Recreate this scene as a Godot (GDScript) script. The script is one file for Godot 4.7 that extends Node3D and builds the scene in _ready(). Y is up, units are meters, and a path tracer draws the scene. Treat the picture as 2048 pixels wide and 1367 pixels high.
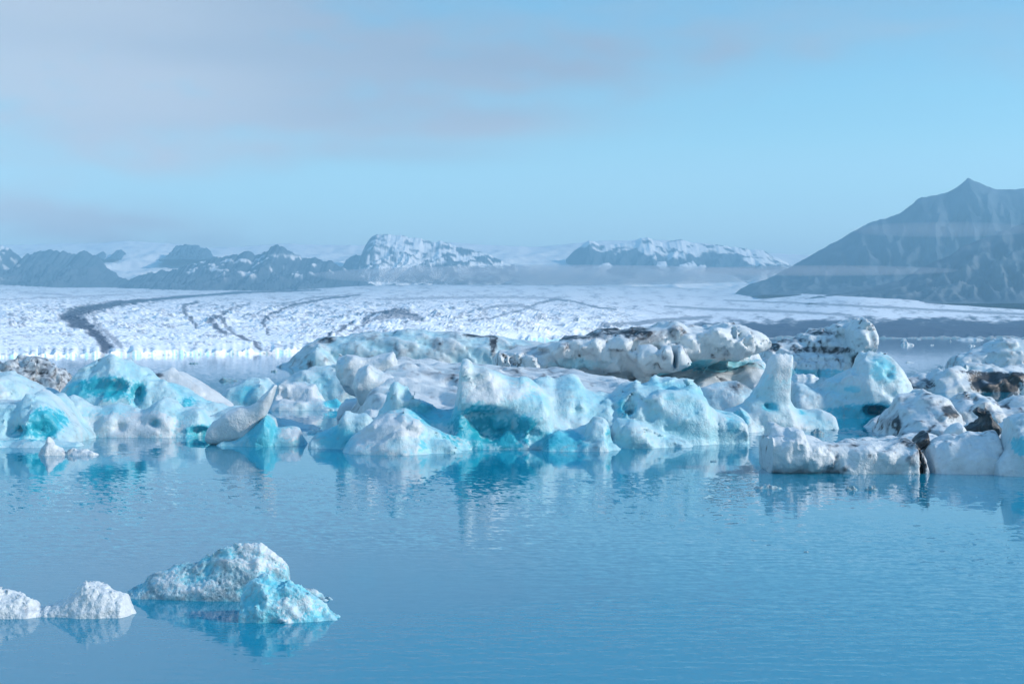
extends Node3D
# A glacier lagoon: floating icebergs, a crevassed glacier tongue, hazy mountains and an ice cap behind.
# Metres, y up. The eye stands 10 m above the water and looks along -z. Outlines were measured on the photograph
# (2048 px wide, focal length 2844 px, horizon at row 668); at() turns such a measurement plus a distance into a point.

const FOCAL := 2844.0
const MID := 1024.0
const HORIZON := 668.0
const EYE := 10.0

func at(px: float, py: float, d: float) -> Vector3:
	return Vector3((px - MID) / FOCAL * d, EYE + (HORIZON - py) / FOCAL * d, -d)

func water_distance(py: float) -> float:      # how far off the water is that shows at this row
	return EYE * FOCAL / (py - HORIZON)

func noise(seed_: int, freq: float, kind := FastNoiseLite.TYPE_SIMPLEX_SMOOTH, octaves := 4, fractal := FastNoiseLite.FRACTAL_FBM, gain := 0.5) -> FastNoiseLite:
	var n := FastNoiseLite.new()
	n.seed = seed_; n.frequency = freq; n.noise_type = kind
	n.fractal_type = fractal if octaves > 1 else FastNoiseLite.FRACTAL_NONE
	n.fractal_octaves = octaves; n.fractal_gain = gain
	return n

func lerp_table(t: PackedVector2Array, x: float) -> float:
	if x <= t[0].x: return t[0].y
	for i in range(1, t.size()):
		if x <= t[i].x:
			var a := t[i - 1]; var b := t[i]
			return lerpf(a.y, b.y, (x - a.x) / maxf(b.x - a.x, 1e-6))
	return t[t.size() - 1].y

func pairs(a: Array) -> PackedVector2Array:
	var r := PackedVector2Array()
	for i in range(0, a.size(), 2): r.append(Vector2(a[i], a[i + 1]))
	return r

func mix3(a: Vector3, b: Vector3, t: float) -> Vector3:
	return a.lerp(b, clampf(t, 0.0, 1.0))

func tag(o: Node, label: String, category := "", group := "", kind := "") -> Node:
	if label: o.set_meta("label", label)
	if category: o.set_meta("category", category)
	if group: o.set_meta("group", group)
	if kind: o.set_meta("kind", kind)
	return o

func put_mesh(called: String, m: Mesh, mat: Material, parent: Node = self) -> MeshInstance3D:
	var o := MeshInstance3D.new()
	o.name = called; o.mesh = m; o.material_override = mat
	parent.add_child(o, true)
	return o

func array_mesh(v: PackedVector3Array, n: PackedVector3Array, c: PackedColorArray, ix: PackedInt32Array) -> ArrayMesh:
	var a := []
	a.resize(Mesh.ARRAY_MAX)
	a[Mesh.ARRAY_VERTEX] = v; a[Mesh.ARRAY_NORMAL] = n; a[Mesh.ARRAY_INDEX] = ix
	if c.size(): a[Mesh.ARRAY_COLOR] = c
	var m := ArrayMesh.new()
	m.add_surface_from_arrays(Mesh.PRIMITIVE_TRIANGLES, a, [], {}, 0)
	return m

func grid_index(cols: int, rows: int) -> PackedInt32Array:
	# rows run away from the eye, columns to the right; clockwise seen from above and in front
	var ix := PackedInt32Array(); ix.resize((cols - 1) * (rows - 1) * 6)
	var k := 0
	for r in rows - 1:
		for c in cols - 1:
			var a := r * cols + c; var b := a + 1; var d := a + cols; var e := d + 1
			ix[k] = a; ix[k + 1] = d; ix[k + 2] = b; ix[k + 3] = b; ix[k + 4] = d; ix[k + 5] = e
			k += 6
	return ix

func grid_normals(v: PackedVector3Array, cols: int, rows: int) -> PackedVector3Array:
	var n := PackedVector3Array(); n.resize(v.size())
	for r in rows:
		var r0 := maxi(r - 1, 0) * cols; var r1 := mini(r + 1, rows - 1) * cols
		for c in cols:
			var s := v[r * cols + mini(c + 1, cols - 1)] - v[r * cols + maxi(c - 1, 0)]
			var f := v[r1 + c] - v[r0 + c]
			n[r * cols + c] = s.cross(f).normalized()
	return n

func matte(called: String, rough := 0.9, spec := 0.3) -> StandardMaterial3D:
	var m := StandardMaterial3D.new()
	m.resource_name = called; m.vertex_color_use_as_albedo = true
	m.roughness = rough; m.metallic_specular = spec
	return m

# ------------------------------------------------------------------ sky
const SKY_W := 2048
const SKY_H := 1024
var sky_bytes := PackedByteArray()
var sky_noise: Array = []
var sky_rows: Array = []

func sky_row(r: int) -> void:
	var row := PackedByteArray(); row.resize(SKY_W * 3)
	var el := (0.5 - (r + 0.5) / SKY_H) * PI
	var up := rad_to_deg(el)
	var n1: FastNoiseLite = sky_noise[0]; var n2: FastNoiseLite = sky_noise[1]; var n3: FastNoiseLite = sky_noise[2]
	var e := maxf(up, 0.0)
	# clear air: pale at the horizon, deeper blue above (sRGB values)
	var low := Vector3(0.96, 0.96, 0.95); var mid := Vector3(0.65, 0.785, 0.825); var high := Vector3(0.50, 0.675, 0.745); var over := Vector3(0.345, 0.54, 0.665); var top := Vector3(0.25, 0.49, 0.74)
	var air := mix3(low, mid, smoothstep(0.0, 5.5, e))
	air = mix3(air, high, smoothstep(4.0, 9.0, e)); air = mix3(air, over, smoothstep(7.0, 14.0, e)); air = mix3(air, top, smoothstep(13.0, 70.0, e))
	var dull := mix3(Vector3(0.56, 0.575, 0.615), Vector3(0.435, 0.475, 0.545), smoothstep(4.0, 13.0, e)); var bright := mix3(Vector3(0.68, 0.665, 0.68), Vector3(0.575, 0.58, 0.615), smoothstep(4.0, 13.0, e))
	for c in SKY_W:
		var az := (c + 0.5) / SKY_W * 360.0      # the left edge of a panorama lies straight ahead (-z)
		if az > 180.0: az -= 360.0
		var col := air
		if up > -1.0:
			var ce := cos(el); var a := deg_to_rad(az)
			# the cloud deck lies flat overhead: sample it where the sight line meets it
			var h := 1.0 / (sin(maxf(el, 0.0)) + 0.055)
			var x := sin(a) * ce * h; var z := cos(a) * ce * h
			var t := n1.get_noise_2d(x * 1.0, z * 1.7) * 0.62 + n2.get_noise_2d(x, z * 1.5) * 0.38
			# in view: a long bank from the upper left, thinning to the right; a wedge below it; a low bank at the left
			var here := exp(-pow(az / 34.0, 4.0)) * (1.0 - smoothstep(14.0, 24.0, up))
			var cover := smoothstep(0.0, 0.6, t + 0.12) * 0.75 * smoothstep(3.0, 8.0, up)
			if here > 0.01:
				var edge := 6.9 + 3.5 * smoothstep(-12.0, 14.0, az) + 1.3 * n3.get_noise_2d(az * 2.0, up * 5.0)
				var bank := smoothstep(edge - 1.0, edge + 1.6, up) * (1.0 - 0.6 * smoothstep(11.6, 13.6, up + 0.05 * az)) * 0.9
				bank *= 0.72 + 0.28 * smoothstep(24.0, 5.0, az)
				var wedge := 0.75 * exp(-pow((az + 1.5) / 5.5, 2.0)) * exp(-pow((up - 8.3 - 0.03 * az) / 0.62, 2.0)) + 0.45 * exp(-pow((az + 4.5) / 4.5, 2.0)) * exp(-pow((up - 7.2) / 0.4, 2.0))
				var lowb := 1.35 * exp(-pow((az + 19.5) / 8.0, 2.0)) * exp(-pow((up - 4.6 + 0.10 * (az + 20.0)) / 0.95, 2.0)) * (0.75 + 0.9 * n3.get_noise_2d(az * 4.0, up * 16.0))
				var veil := 0.36 * smoothstep(-6.0, -17.0, az) * smoothstep(4.5, 8.0, up)
				var inside := clampf((bank + veil) * (0.92 + 1.15 * t + 0.5 * n3.get_noise_2d(az * 5.0, up * 16.0)) + wedge + lowb, 0.0, 1.0)
				cover = lerpf(cover, inside, here)
			cover = clampf(cover, 0.0, 0.94)
			var lit := clampf(0.45 + 0.55 * smoothstep(-4.0, -19.0, az) + 0.35 * n2.get_noise_2d(x * 0.7 + 9.0, z), 0.0, 1.0)
			var cloud := mix3(dull, bright, lit)
			col = mix3(col, cloud, cover)
		row[c * 3] = int(clampf(col.x, 0.0, 1.0) * 255.0 + 0.5)
		row[c * 3 + 1] = int(clampf(col.y, 0.0, 1.0) * 255.0 + 0.5)
		row[c * 3 + 2] = int(clampf(col.z, 0.0, 1.0) * 255.0 + 0.5)
	sky_rows[r] = row

func make_sky() -> Texture2D:
	sky_noise = [noise(11, 0.23, FastNoiseLite.TYPE_SIMPLEX_SMOOTH, 5), noise(12, 0.7, FastNoiseLite.TYPE_SIMPLEX_SMOOTH, 4), noise(13, 0.05, FastNoiseLite.TYPE_SIMPLEX_SMOOTH, 5)]
	sky_rows.resize(SKY_H)
	var half := SKY_H / 2 + 8
	var job := WorkerThreadPool.add_group_task(sky_row, half, -1, true)
	WorkerThreadPool.wait_for_group_task_completion(job)
	for r in half: sky_bytes.append_array(sky_rows[r])
	var last: PackedByteArray = sky_rows[half - 1]
	for r in SKY_H - half: sky_bytes.append_array(last)
	return ImageTexture.create_from_image(Image.create_from_data(SKY_W, SKY_H, false, Image.FORMAT_RGB8, sky_bytes))

func light_and_camera() -> void:
	var cam := Camera3D.new()
	cam.name = "camera"
	cam.fov = 2.0 * rad_to_deg(atan(683.5 / FOCAL)); cam.near = 0.5; cam.far = 60000.0
	cam.position = Vector3(0, EYE, 0)
	cam.rotation.x = -atan((683.5 - HORIZON) / FOCAL)
	add_child(cam); cam.current = true
	var env := Environment.new()
	env.background_mode = Environment.BG_SKY
	var pano := PanoramaSkyMaterial.new()
	pano.panorama = make_sky()
	env.sky = Sky.new(); env.sky.sky_material = pano
	env.background_energy_multiplier = 1.0
	env.tonemap_mode = Environment.TONE_MAPPER_LINEAR
	env.tonemap_exposure = 2.06
	env.sdfgi_enabled = true; env.ssao_enabled = true; env.ssil_enabled = true
	env.fog_enabled = true; env.fog_density = 0.000102; env.fog_light_color = Color(0.63, 0.87, 1.0)
	env.volumetric_fog_enabled = true; env.volumetric_fog_density = 0.0
	var we := WorldEnvironment.new(); we.name = "air"; we.environment = env
	add_child(we)
	# low morning sun from the right, softened by thin high cloud
	var sun := DirectionalLight3D.new(); sun.name = "sun"
	var az := deg_to_rad(99.0); var el := deg_to_rad(27.0)
	var to := Vector3(sin(az) * cos(el), sin(el), -cos(az) * cos(el))
	sun.look_at_from_position(to * 100.0, Vector3.ZERO, Vector3.UP)
	sun.light_energy = 0.85; sun.light_angular_distance = 5.0; sun.light_color = Color(1.0, 0.965, 0.935); sun.shadow_enabled = true
	add_child(sun)
# ------------------------------------------------------------------ lagoon
const SEA_COLS := 820
const SEA_ROWS := 560
var sea_v := PackedVector3Array()
var sea_n := PackedVector3Array()
var sea_out: Array = []
var sea_noise: Array = []

func sea_height(x: float, z: float) -> float:
	var long_: FastNoiseLite = sea_noise[0]; var fine: FastNoiseLite = sea_noise[1]; var calm: FastNoiseLite = sea_noise[2]
	var rough := clampf(0.62 + 1.5 * calm.get_noise_2d(x * 0.3, z * 0.65) + smoothstep(-95.0, -45.0, z) * (0.45 + 0.6 * smoothstep(-8.0, 8.0, x)), 0.15, 2.2)
	return rough * (0.0062 * long_.get_noise_2d(x * 0.34 + z * 0.05, z) + 0.0016 * fine.get_noise_2d(x * 0.5 - z * 0.11, z))

func sea_row(r: int) -> void:
	var vs := PackedVector3Array(); var ns := PackedVector3Array()
	vs.resize(SEA_COLS); ns.resize(SEA_COLS)
	var t := float(r) / (SEA_ROWS - 1)
	var d := water_distance(lerpf(1720.0, 669.6, pow(t, 0.86)))
	var fade := 1.0 - smoothstep(350.0, 1500.0, d)
	var amp := 1.0 - 0.86 * smoothstep(110.0, 320.0, d)
	var e := maxf(0.03, d * 0.0005)
	for c in SEA_COLS:
		var x := (lerpf(-620.0, 2668.0, float(c) / (SEA_COLS - 1)) - MID) / FOCAL * d
		var y := sea_height(x, -d)
		var gx := (sea_height(x + e, -d) - y) / e * amp
		var gz := (sea_height(x, -d + e) - y) / e * amp
		vs[c] = Vector3(x, y * fade, -d)
		ns[c] = Vector3(-gx, 1.0, -gz).normalized()
	sea_out[r] = [vs, ns]

func make_lagoon() -> void:
	sea_noise = [noise(31, 1.25, FastNoiseLite.TYPE_SIMPLEX_SMOOTH, 3), noise(32, 4.2, FastNoiseLite.TYPE_SIMPLEX_SMOOTH, 2), noise(33, 0.045, FastNoiseLite.TYPE_SIMPLEX_SMOOTH, 3)]
	sea_out.resize(SEA_ROWS)
	WorkerThreadPool.wait_for_group_task_completion(WorkerThreadPool.add_group_task(sea_row, SEA_ROWS, -1, true))
	for r in SEA_ROWS:
		sea_v.append_array(sea_out[r][0]); sea_n.append_array(sea_out[r][1])
	sea_out.clear()
	var m := StandardMaterial3D.new()
	m.resource_name = "glacial water"
	m.albedo_color = Color(0.0, 0.185, 0.285).linear_to_srgb()
	m.roughness = 0.05; m.metallic_specular = 0.42
	var o := put_mesh("lagoon_water", array_mesh(sea_v, sea_n, PackedColorArray(), grid_index(SEA_COLS, SEA_ROWS)), m)
	tag(o, "calm blue lagoon water with small ripples", "", "", "structure")

# ------------------------------------------------------------------ glacier tongue
const ICE_COLS := 860
const ICE_ROWS := 400
var ice_front := PackedVector2Array()
var ice_top := PackedVector2Array()
var ice_noise: Array = []
var ice_out: Array = []
var stripes: Array = []        # dark moraine bands: [[points on the ground as (x, -z)], half widths, strength]

func ice_far(px: float) -> float: return lerpf(11500.0, 6300.0, smoothstep(1380.0, 1750.0, px))

var ice_col: Array = []        # per column: [px, front distance, log ratio, lip row, top row, side row, land]

func ice_row(r: int) -> void:
	var vs := PackedVector3Array(); var cs := PackedColorArray()
	vs.resize(ICE_COLS); cs.resize(ICE_COLS)
	var big: FastNoiseLite = ice_noise[0]; var ser: FastNoiseLite = ice_noise[1]; var fine: FastNoiseLite = ice_noise[2]; var dirt: FastNoiseLite = ice_noise[3]; var grain: FastNoiseLite = ice_noise[4]
	for c in ICE_COLS:
		var k_: Array = ice_col[c]
		var px: float = k_[0]; var d0: float = k_[1]; var ratio: float = k_[2]; var land: float = k_[6]
		var t := pow(maxf(r - 6.0, 0.0) / (ICE_ROWS - 7.0), 0.9)
		var lg := log(d0) + t * ratio
		var d := exp(lg)
		var yp := lerpf(k_[3], k_[4], pow(t, 0.83))
		var x := (px - MID) / FOCAL * d
		var h := EYE + (HORIZON - yp) * d / FOCAL
		# crevasses and seracs: sharper and higher near the front, gentler far up
		var s := d / 1500.0
		var xs := x / s; var zs := 1500.0 * lg      # the blocks grow larger up-glacier
		var amp := (1.0 - 0.8 * smoothstep(1800.0, 9000.0, d)) * (1.0 - 0.7 * land)
		var k := ser.get_noise_2d(xs, zs * 0.6)
		var f := fine.get_noise_2d(xs, zs * 0.6)
		var b := big.get_noise_2d(x, d * 0.6)
		amp *= clampf(0.75 + 0.9 * b, 0.3, 1.5)
		h += s * amp * (1.15 * k + 0.9 * f) + 5.0 * b * amp * minf(s, 2.0)
		# the front: a broken wall of uneven towers
		var wall := d * (0.001 + 0.0028 * clampf(0.3 + 0.45 * ser.get_noise_2d(xs * 0.27, 3.0) + 0.8 * fine.get_noise_2d(xs * 0.31, 9.0) + 0.9 * b, 0.0, 1.0)) * (1.0 - 0.5 * land)
		if r < 34: h = lerpf(wall, h, smoothstep(6.0, 33.0, r))
		if r < 7:
			h = lerpf(-1.0, wall, r / 6.0)
			d += 0.3 * r + (1.0 - land) * s * (2.5 * ser.get_noise_2d(xs * 0.8, 5.0 + r * 0.8) + 1.5 * fine.get_noise_2d(xs, r * 4.0)) * (1.0 - r / 9.0)
			
		# colour: weathered white ice, ash-darkened bands (moraines) with ragged edges, debris-covered margin on the right
		var g := grain.get_noise_2d(xs, zs * 0.5)
		var q := dirt.get_noise_2d(px * 0.9, lg * 260.0)
		var ash := 0.0  # darkening amount: moraine ash and debris, plus painted shadow specks
		for st in stripes:
			if px < st[3] or px > st[4] or yp < st[5] or yp > st[6]: continue
			var pts: PackedVector2Array = st[0]; var here := Vector2(px + 5.0 * q + 3.0 * g, (yp + 1.2 * q) * 2.2)
			for i in pts.size() - 1:
				var a := pts[i]; var e := pts[i + 1] - a
				var u := clampf((here - a).dot(e) / e.length_squared(), 0.0, 1.0)
				var w: float = lerpf(st[1][i], st[1][i + 1], u)
				ash = maxf(ash, st[2] * (1.0 - smoothstep(0.6, 1.25, here.distance_to(a + e * u) / w + 0.5 * g + 0.25 * q)))
		if px > 1000.0:
			var side := smoothstep(-9.0, 5.0, yp - k_[5] + 11.0 * q + 7.0 * g) * smoothstep(1120.0, 1330.0, px + 60.0 * q)
			ash = maxf(ash, side)
		ash = maxf(ash, 0.6 * smoothstep(0.14, 0.38, g * 0.6 + q * 0.45 + 0.16 * b))  # scattered dark specks: small crevasse shadows painted into the ice colour
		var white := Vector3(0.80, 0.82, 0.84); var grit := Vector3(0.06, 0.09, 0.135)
		if r < 6: white = mix3(white, Vector3(0.42, 0.70, 0.80), smoothstep(0.05, 0.3, f + 0.3 * q + 0.35 * smoothstep(900.0, 1000.0, px)))
		if r < 9: ash = maxf(ash * 0.6, 0.25 * smoothstep(0.1, 0.45, fine.get_noise_2d(xs * 1.3 + 30.0, r * 2.2) + 0.5 * ser.get_noise_2d(xs * 0.6, 20.0 + r) - 0.1) * (1.0 - land))
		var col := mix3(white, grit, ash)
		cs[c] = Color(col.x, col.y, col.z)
		vs[c] = Vector3((px - MID) / FOCAL * d, h, -d)
	ice_out[r] = [vs, cs]

var ice_side := PackedVector2Array()

func stripe(pts: Array, widths: Array, strength: float) -> void:
	var p := PackedVector2Array()
	var lo := Vector2(1e9, 1e9); var hi := -lo
	for i in range(0, pts.size(), 2):
		p.append(Vector2(pts[i], pts[i + 1] * 2.2))
		var w: float = widths[i / 2] * 2.0 + 8.0
		lo = lo.min(Vector2(pts[i] - w, pts[i + 1] - w)); hi = hi.max(Vector2(pts[i] + w, pts[i + 1] + w))
	stripes.append([p, widths, strength, lo.x, hi.x, lo.y, hi.y])

func make_glacier() -> void:
	ice_front = pairs([-400, 724, 0, 714.5, 300, 710, 600, 706, 750, 698, 900, 690, 1100, 681.8, 1250, 678.5, 1400, 676.8, 2500, 676.4])
	ice_top = pairs([-400, 566, 0, 567, 120, 572, 330, 577, 560, 578, 700, 572, 860, 569, 1150, 569, 1330, 574, 1500, 581, 1620, 588, 1800, 598, 2048, 616, 2500, 640])
	ice_side = pairs([-400, 900, 1100, 690, 1250, 668, 1330, 650, 1450, 645, 1560, 642, 1700, 638, 1850, 637, 2048, 640, 2500, 650])
	stripe([640, 580, 470, 585, 330, 597, 230, 608, 165, 622, 140, 634, 158, 648, 195, 672, 212, 690, 205, 704], [3, 5, 8, 13, 22, 24, 22, 12, 14, 6], 0.95)
	stripe([215, 614, 184, 632, 192, 652, 212, 668, 240, 690], [3, 4, 4, 5, 7], 0.6)
	stripe([395, 603, 370, 612, 366, 622, 375, 634, 392, 655], [4, 6, 4, 4, 3], 0.85)
	stripe([500, 607, 465, 618, 445, 630, 418, 648, 440, 662, 500, 680, 540, 702], [2, 4, 4, 6, 5, 5, 4], 0.85)
	stripe([438, 634, 446, 650, 470, 668, 520, 690], [4, 5, 4, 3], 0.7)
	stripe([720, 590, 650, 597, 580, 612, 535, 634, 526, 650, 535, 668], [3, 5, 5, 5, 4, 3], 0.85)
	stripe([700, 588, 610, 597, 540, 617, 505, 636], [2, 4, 3, 2], 0.6)
	stripe([470, 607, 430, 620], [2, 3], 0.6)
	stripe([830, 632, 790, 624, 750, 630, 700, 650, 660, 672, 640, 694], [8, 10, 5, 5, 4, 3], 0.85)
	stripe([840, 640, 790, 632, 740, 645, 700, 664], [12, 12, 6, 4], 0.7)
	stripe([760, 600, 860, 596, 1000, 594, 1120, 596], [4, 6, 6, 4], 0.45)
	stripe([1230, 620, 1190, 614, 1150, 604, 1110, 598, 1080, 606, 1040, 622, 960, 642], [3, 4, 5, 6, 4, 4, 3], 0.75)
	stripe([1080, 622, 1040, 612, 1000, 612, 950, 622, 900, 640], [3, 5, 6, 5, 3], 0.6)
	stripe([1330, 612, 1420, 618, 1560, 622, 1700, 630], [4, 6, 6, 5], 0.6)
	stripe([1450, 600, 1600, 606, 1800, 616, 2000, 626, 2200, 634], [3, 4, 5, 6, 6], 0.65)
	stripe([1200, 655, 1260, 648, 1330, 640, 1420, 634], [6, 8, 9, 6], 0.7)
	stripe([0, 600, 120, 594, 260, 588], [3, 4, 3], 0.4)
	stripe([40, 585, 140, 590], [6, 3], 0.35)
	ice_noise = [noise(41, 0.011, FastNoiseLite.TYPE_SIMPLEX_SMOOTH, 3), noise(42, 0.10, FastNoiseLite.TYPE_SIMPLEX, 3, FastNoiseLite.FRACTAL_RIDGED), noise(43, 0.3, FastNoiseLite.TYPE_SIMPLEX, 3), noise(44, 0.02, FastNoiseLite.TYPE_SIMPLEX, 4), noise(45, 0.09, FastNoiseLite.TYPE_SIMPLEX, 4, FastNoiseLite.FRACTAL_FBM, 0.65)]
	for c in ICE_COLS:
		var px := lerpf(-360.0, 2420.0, float(c) / (ICE_COLS - 1))
		var d0 := water_distance(lerp_table(ice_front, px))
		ice_col.append([px, d0, log(ice_far(px) / d0), HORIZON + FOCAL * (EYE - 0.0028 * d0) / d0, lerp_table(ice_top, px), lerp_table(ice_side, px), smoothstep(1230.0, 1330.0, px)])
	ice_out.resize(ICE_ROWS)
	WorkerThreadPool.wait_for_group_task_completion(WorkerThreadPool.add_group_task(ice_row, ICE_ROWS, -1, true))
	var v := PackedVector3Array(); var c := PackedColorArray()
	for r in ICE_ROWS:
		v.append_array(ice_out[r][0]); c.append_array(ice_out[r][1])
	ice_out.clear()
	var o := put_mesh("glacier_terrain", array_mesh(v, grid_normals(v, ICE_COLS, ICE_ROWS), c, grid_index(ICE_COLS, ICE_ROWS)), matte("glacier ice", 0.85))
	tag(o, "white crevassed glacier tongue with curving dark moraine bands", "", "", "structure")

# ------------------------------------------------------------------ mountains
# A ridge follows a measured skyline at distance d and falls to the plain in front and behind; gullies run down its flanks.
func make_ridge(called: String, label: String, line: Array, d: float, front: float, foot: float, cols: int, rows: int, seed_: int, paint: Callable, jag := 1.0, gully := 1.0, curve := 1.0) -> void:
	var sky_line := pairs(line)
	var nj := noise(seed_, 0.045, FastNoiseLite.TYPE_SIMPLEX, 4, FastNoiseLite.FRACTAL_FBM, 0.6)
	var ng := noise(seed_ + 1, 0.9 / front * 6.0, FastNoiseLite.TYPE_SIMPLEX, 5, FastNoiseLite.FRACTAL_RIDGED)
	var nf := noise(seed_ + 2, 0.004, FastNoiseLite.TYPE_SIMPLEX, 4)
	var v := PackedVector3Array(); var cs := PackedColorArray()
	v.resize(cols * rows); cs.resize(cols * rows)
	var back := 6
	var x0 := sky_line[0].x; var x1 := sky_line[sky_line.size() - 1].x
	for r in rows:
		# rows run from the foot in front, over the crest, to the foot behind
		var t := 1.0 - float(r) / (rows - 1 - back) if r < rows - back else -float(r - (rows - 1 - back)) / back
		for c in cols:
			var u := float(c) / (cols - 1)
			var px := lerpf(x0, x1, u)
			var py := lerp_table(sky_line, px) - jag * nj.get_noise_1d(px) * 3.5 * minf(1.0, minf(u, 1.0 - u) * 30.0)
			var top := at(px, py, d)
			var hgt := maxf(top.y - foot, 0.0)
			var z := -d + (front * t if t > 0.0 else front * 0.5 * t)
			var x := top.x * (1.0 - 0.35 * maxf(t, 0.0) * front / d)
			var fall := pow(1.0 - absf(t), curve)
			var g := ng.get_noise_2d(x + 0.25 * z, z * 0.28)
			var f := nf.get_noise_2d(x, z)
			var y := foot + hgt * fall
			if t > 0.0:
				y += hgt * gully * (0.20 * g + 0.05 * f - 0.06) * minf(t * 3.0, 1.0) * minf((1.0 - t) * 2.5, 1.0)
			if u <= 0.0 or u >= 1.0: y = minf(y, foot)
			v[r * cols + c] = Vector3(x, y, z)
			var col: Vector3 = paint.call(px, HORIZON - (y - EYE) * FOCAL / -z, g, f, maxf(t, 0.0))
			cs[r * cols + c] = Color(col.x, col.y, col.z)
	var o := put_mesh(called, array_mesh(v, grid_normals(v, cols, rows), cs, grid_index(cols, rows)), matte("rock and snow", 0.95, 0.15))
	tag(o, label, "", "", "structure")

const ROCK := Vector3(0.068, 0.105, 0.15)
const SNOW := Vector3(0.92, 0.91, 0.90)

func paint_rock(_px: float, _py: float, g: float, f: float, _t: float) -> Vector3:
	return mix3(ROCK * 0.75, Vector3(0.095, 0.125, 0.16), 0.5 + 0.9 * f + 0.3 * g)

func paint_green_slope(px: float, py: float, g: float, f: float, t: float) -> Vector3:
	return mix3(paint_rock(px, py, g, f, t), Vector3(0.13, 0.155, 0.18), smoothstep(0.15, 0.5, f + 0.5 * g))

func paint_cap(_px: float, _py: float, _g: float, f: float, _t: float) -> Vector3:
	return mix3(SNOW, Vector3(0.70, 0.72, 0.75), smoothstep(0.15, 0.5, f))

func paint_left(px: float, py: float, g: float, f: float, t: float) -> Vector3:
	var rock := paint_rock(px, py, g, f, t)
	var patch := smoothstep(0.34, 0.42, f + 0.35 * g - 0.02 * absf(px - 470.0) / 10.0 + 0.08) * smoothstep(505.0, 515.0, py) * (1.0 - smoothstep(545.0, 560.0, py))
	patch = maxf(patch, smoothstep(0.30, 0.36, f) * (1.0 - smoothstep(0.0, 90.0, px)))
	return mix3(rock, SNOW, patch * 0.8)

func paint_dome(px: float, py: float, g: float, f: float, t: float) -> Vector3:
	# the snow-draped mountain in the middle: bare cliffs on its left, snow on its shoulder and apron
	var bare := smoothstep(765.0, 740.0, px + 50.0 * f + (py - 480.0) * 0.25)
	bare = maxf(bare, smoothstep(-0.1, 0.06, f * 0.8 + g * 0.3) * smoothstep(845.0, 890.0, px + 0.6 * (py - 500.0)))
	bare = maxf(bare, smoothstep(0.26, 0.36, f + 0.2 * g) * 0.9)
	return mix3(SNOW, paint_rock(px, py, g, f, t), bare)

func paint_east(px: float, py: float, g: float, f: float, t: float) -> Vector3:
	var line := lerp_table(pairs([1160, 489, 1230, 500, 1262, 493, 1285, 505, 1330, 514, 1400, 508, 1425, 497, 1470, 505, 1500, 530, 1560, 530]), px)
	var bare := smoothstep(line - 2.0, line + 3.0, py + 14.0 * f)
	bare = maxf(bare, smoothstep(0.34, 0.42, f + 0.15 * g))
	return mix3(SNOW, paint_rock(px, py, g, f, t), bare)

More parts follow.
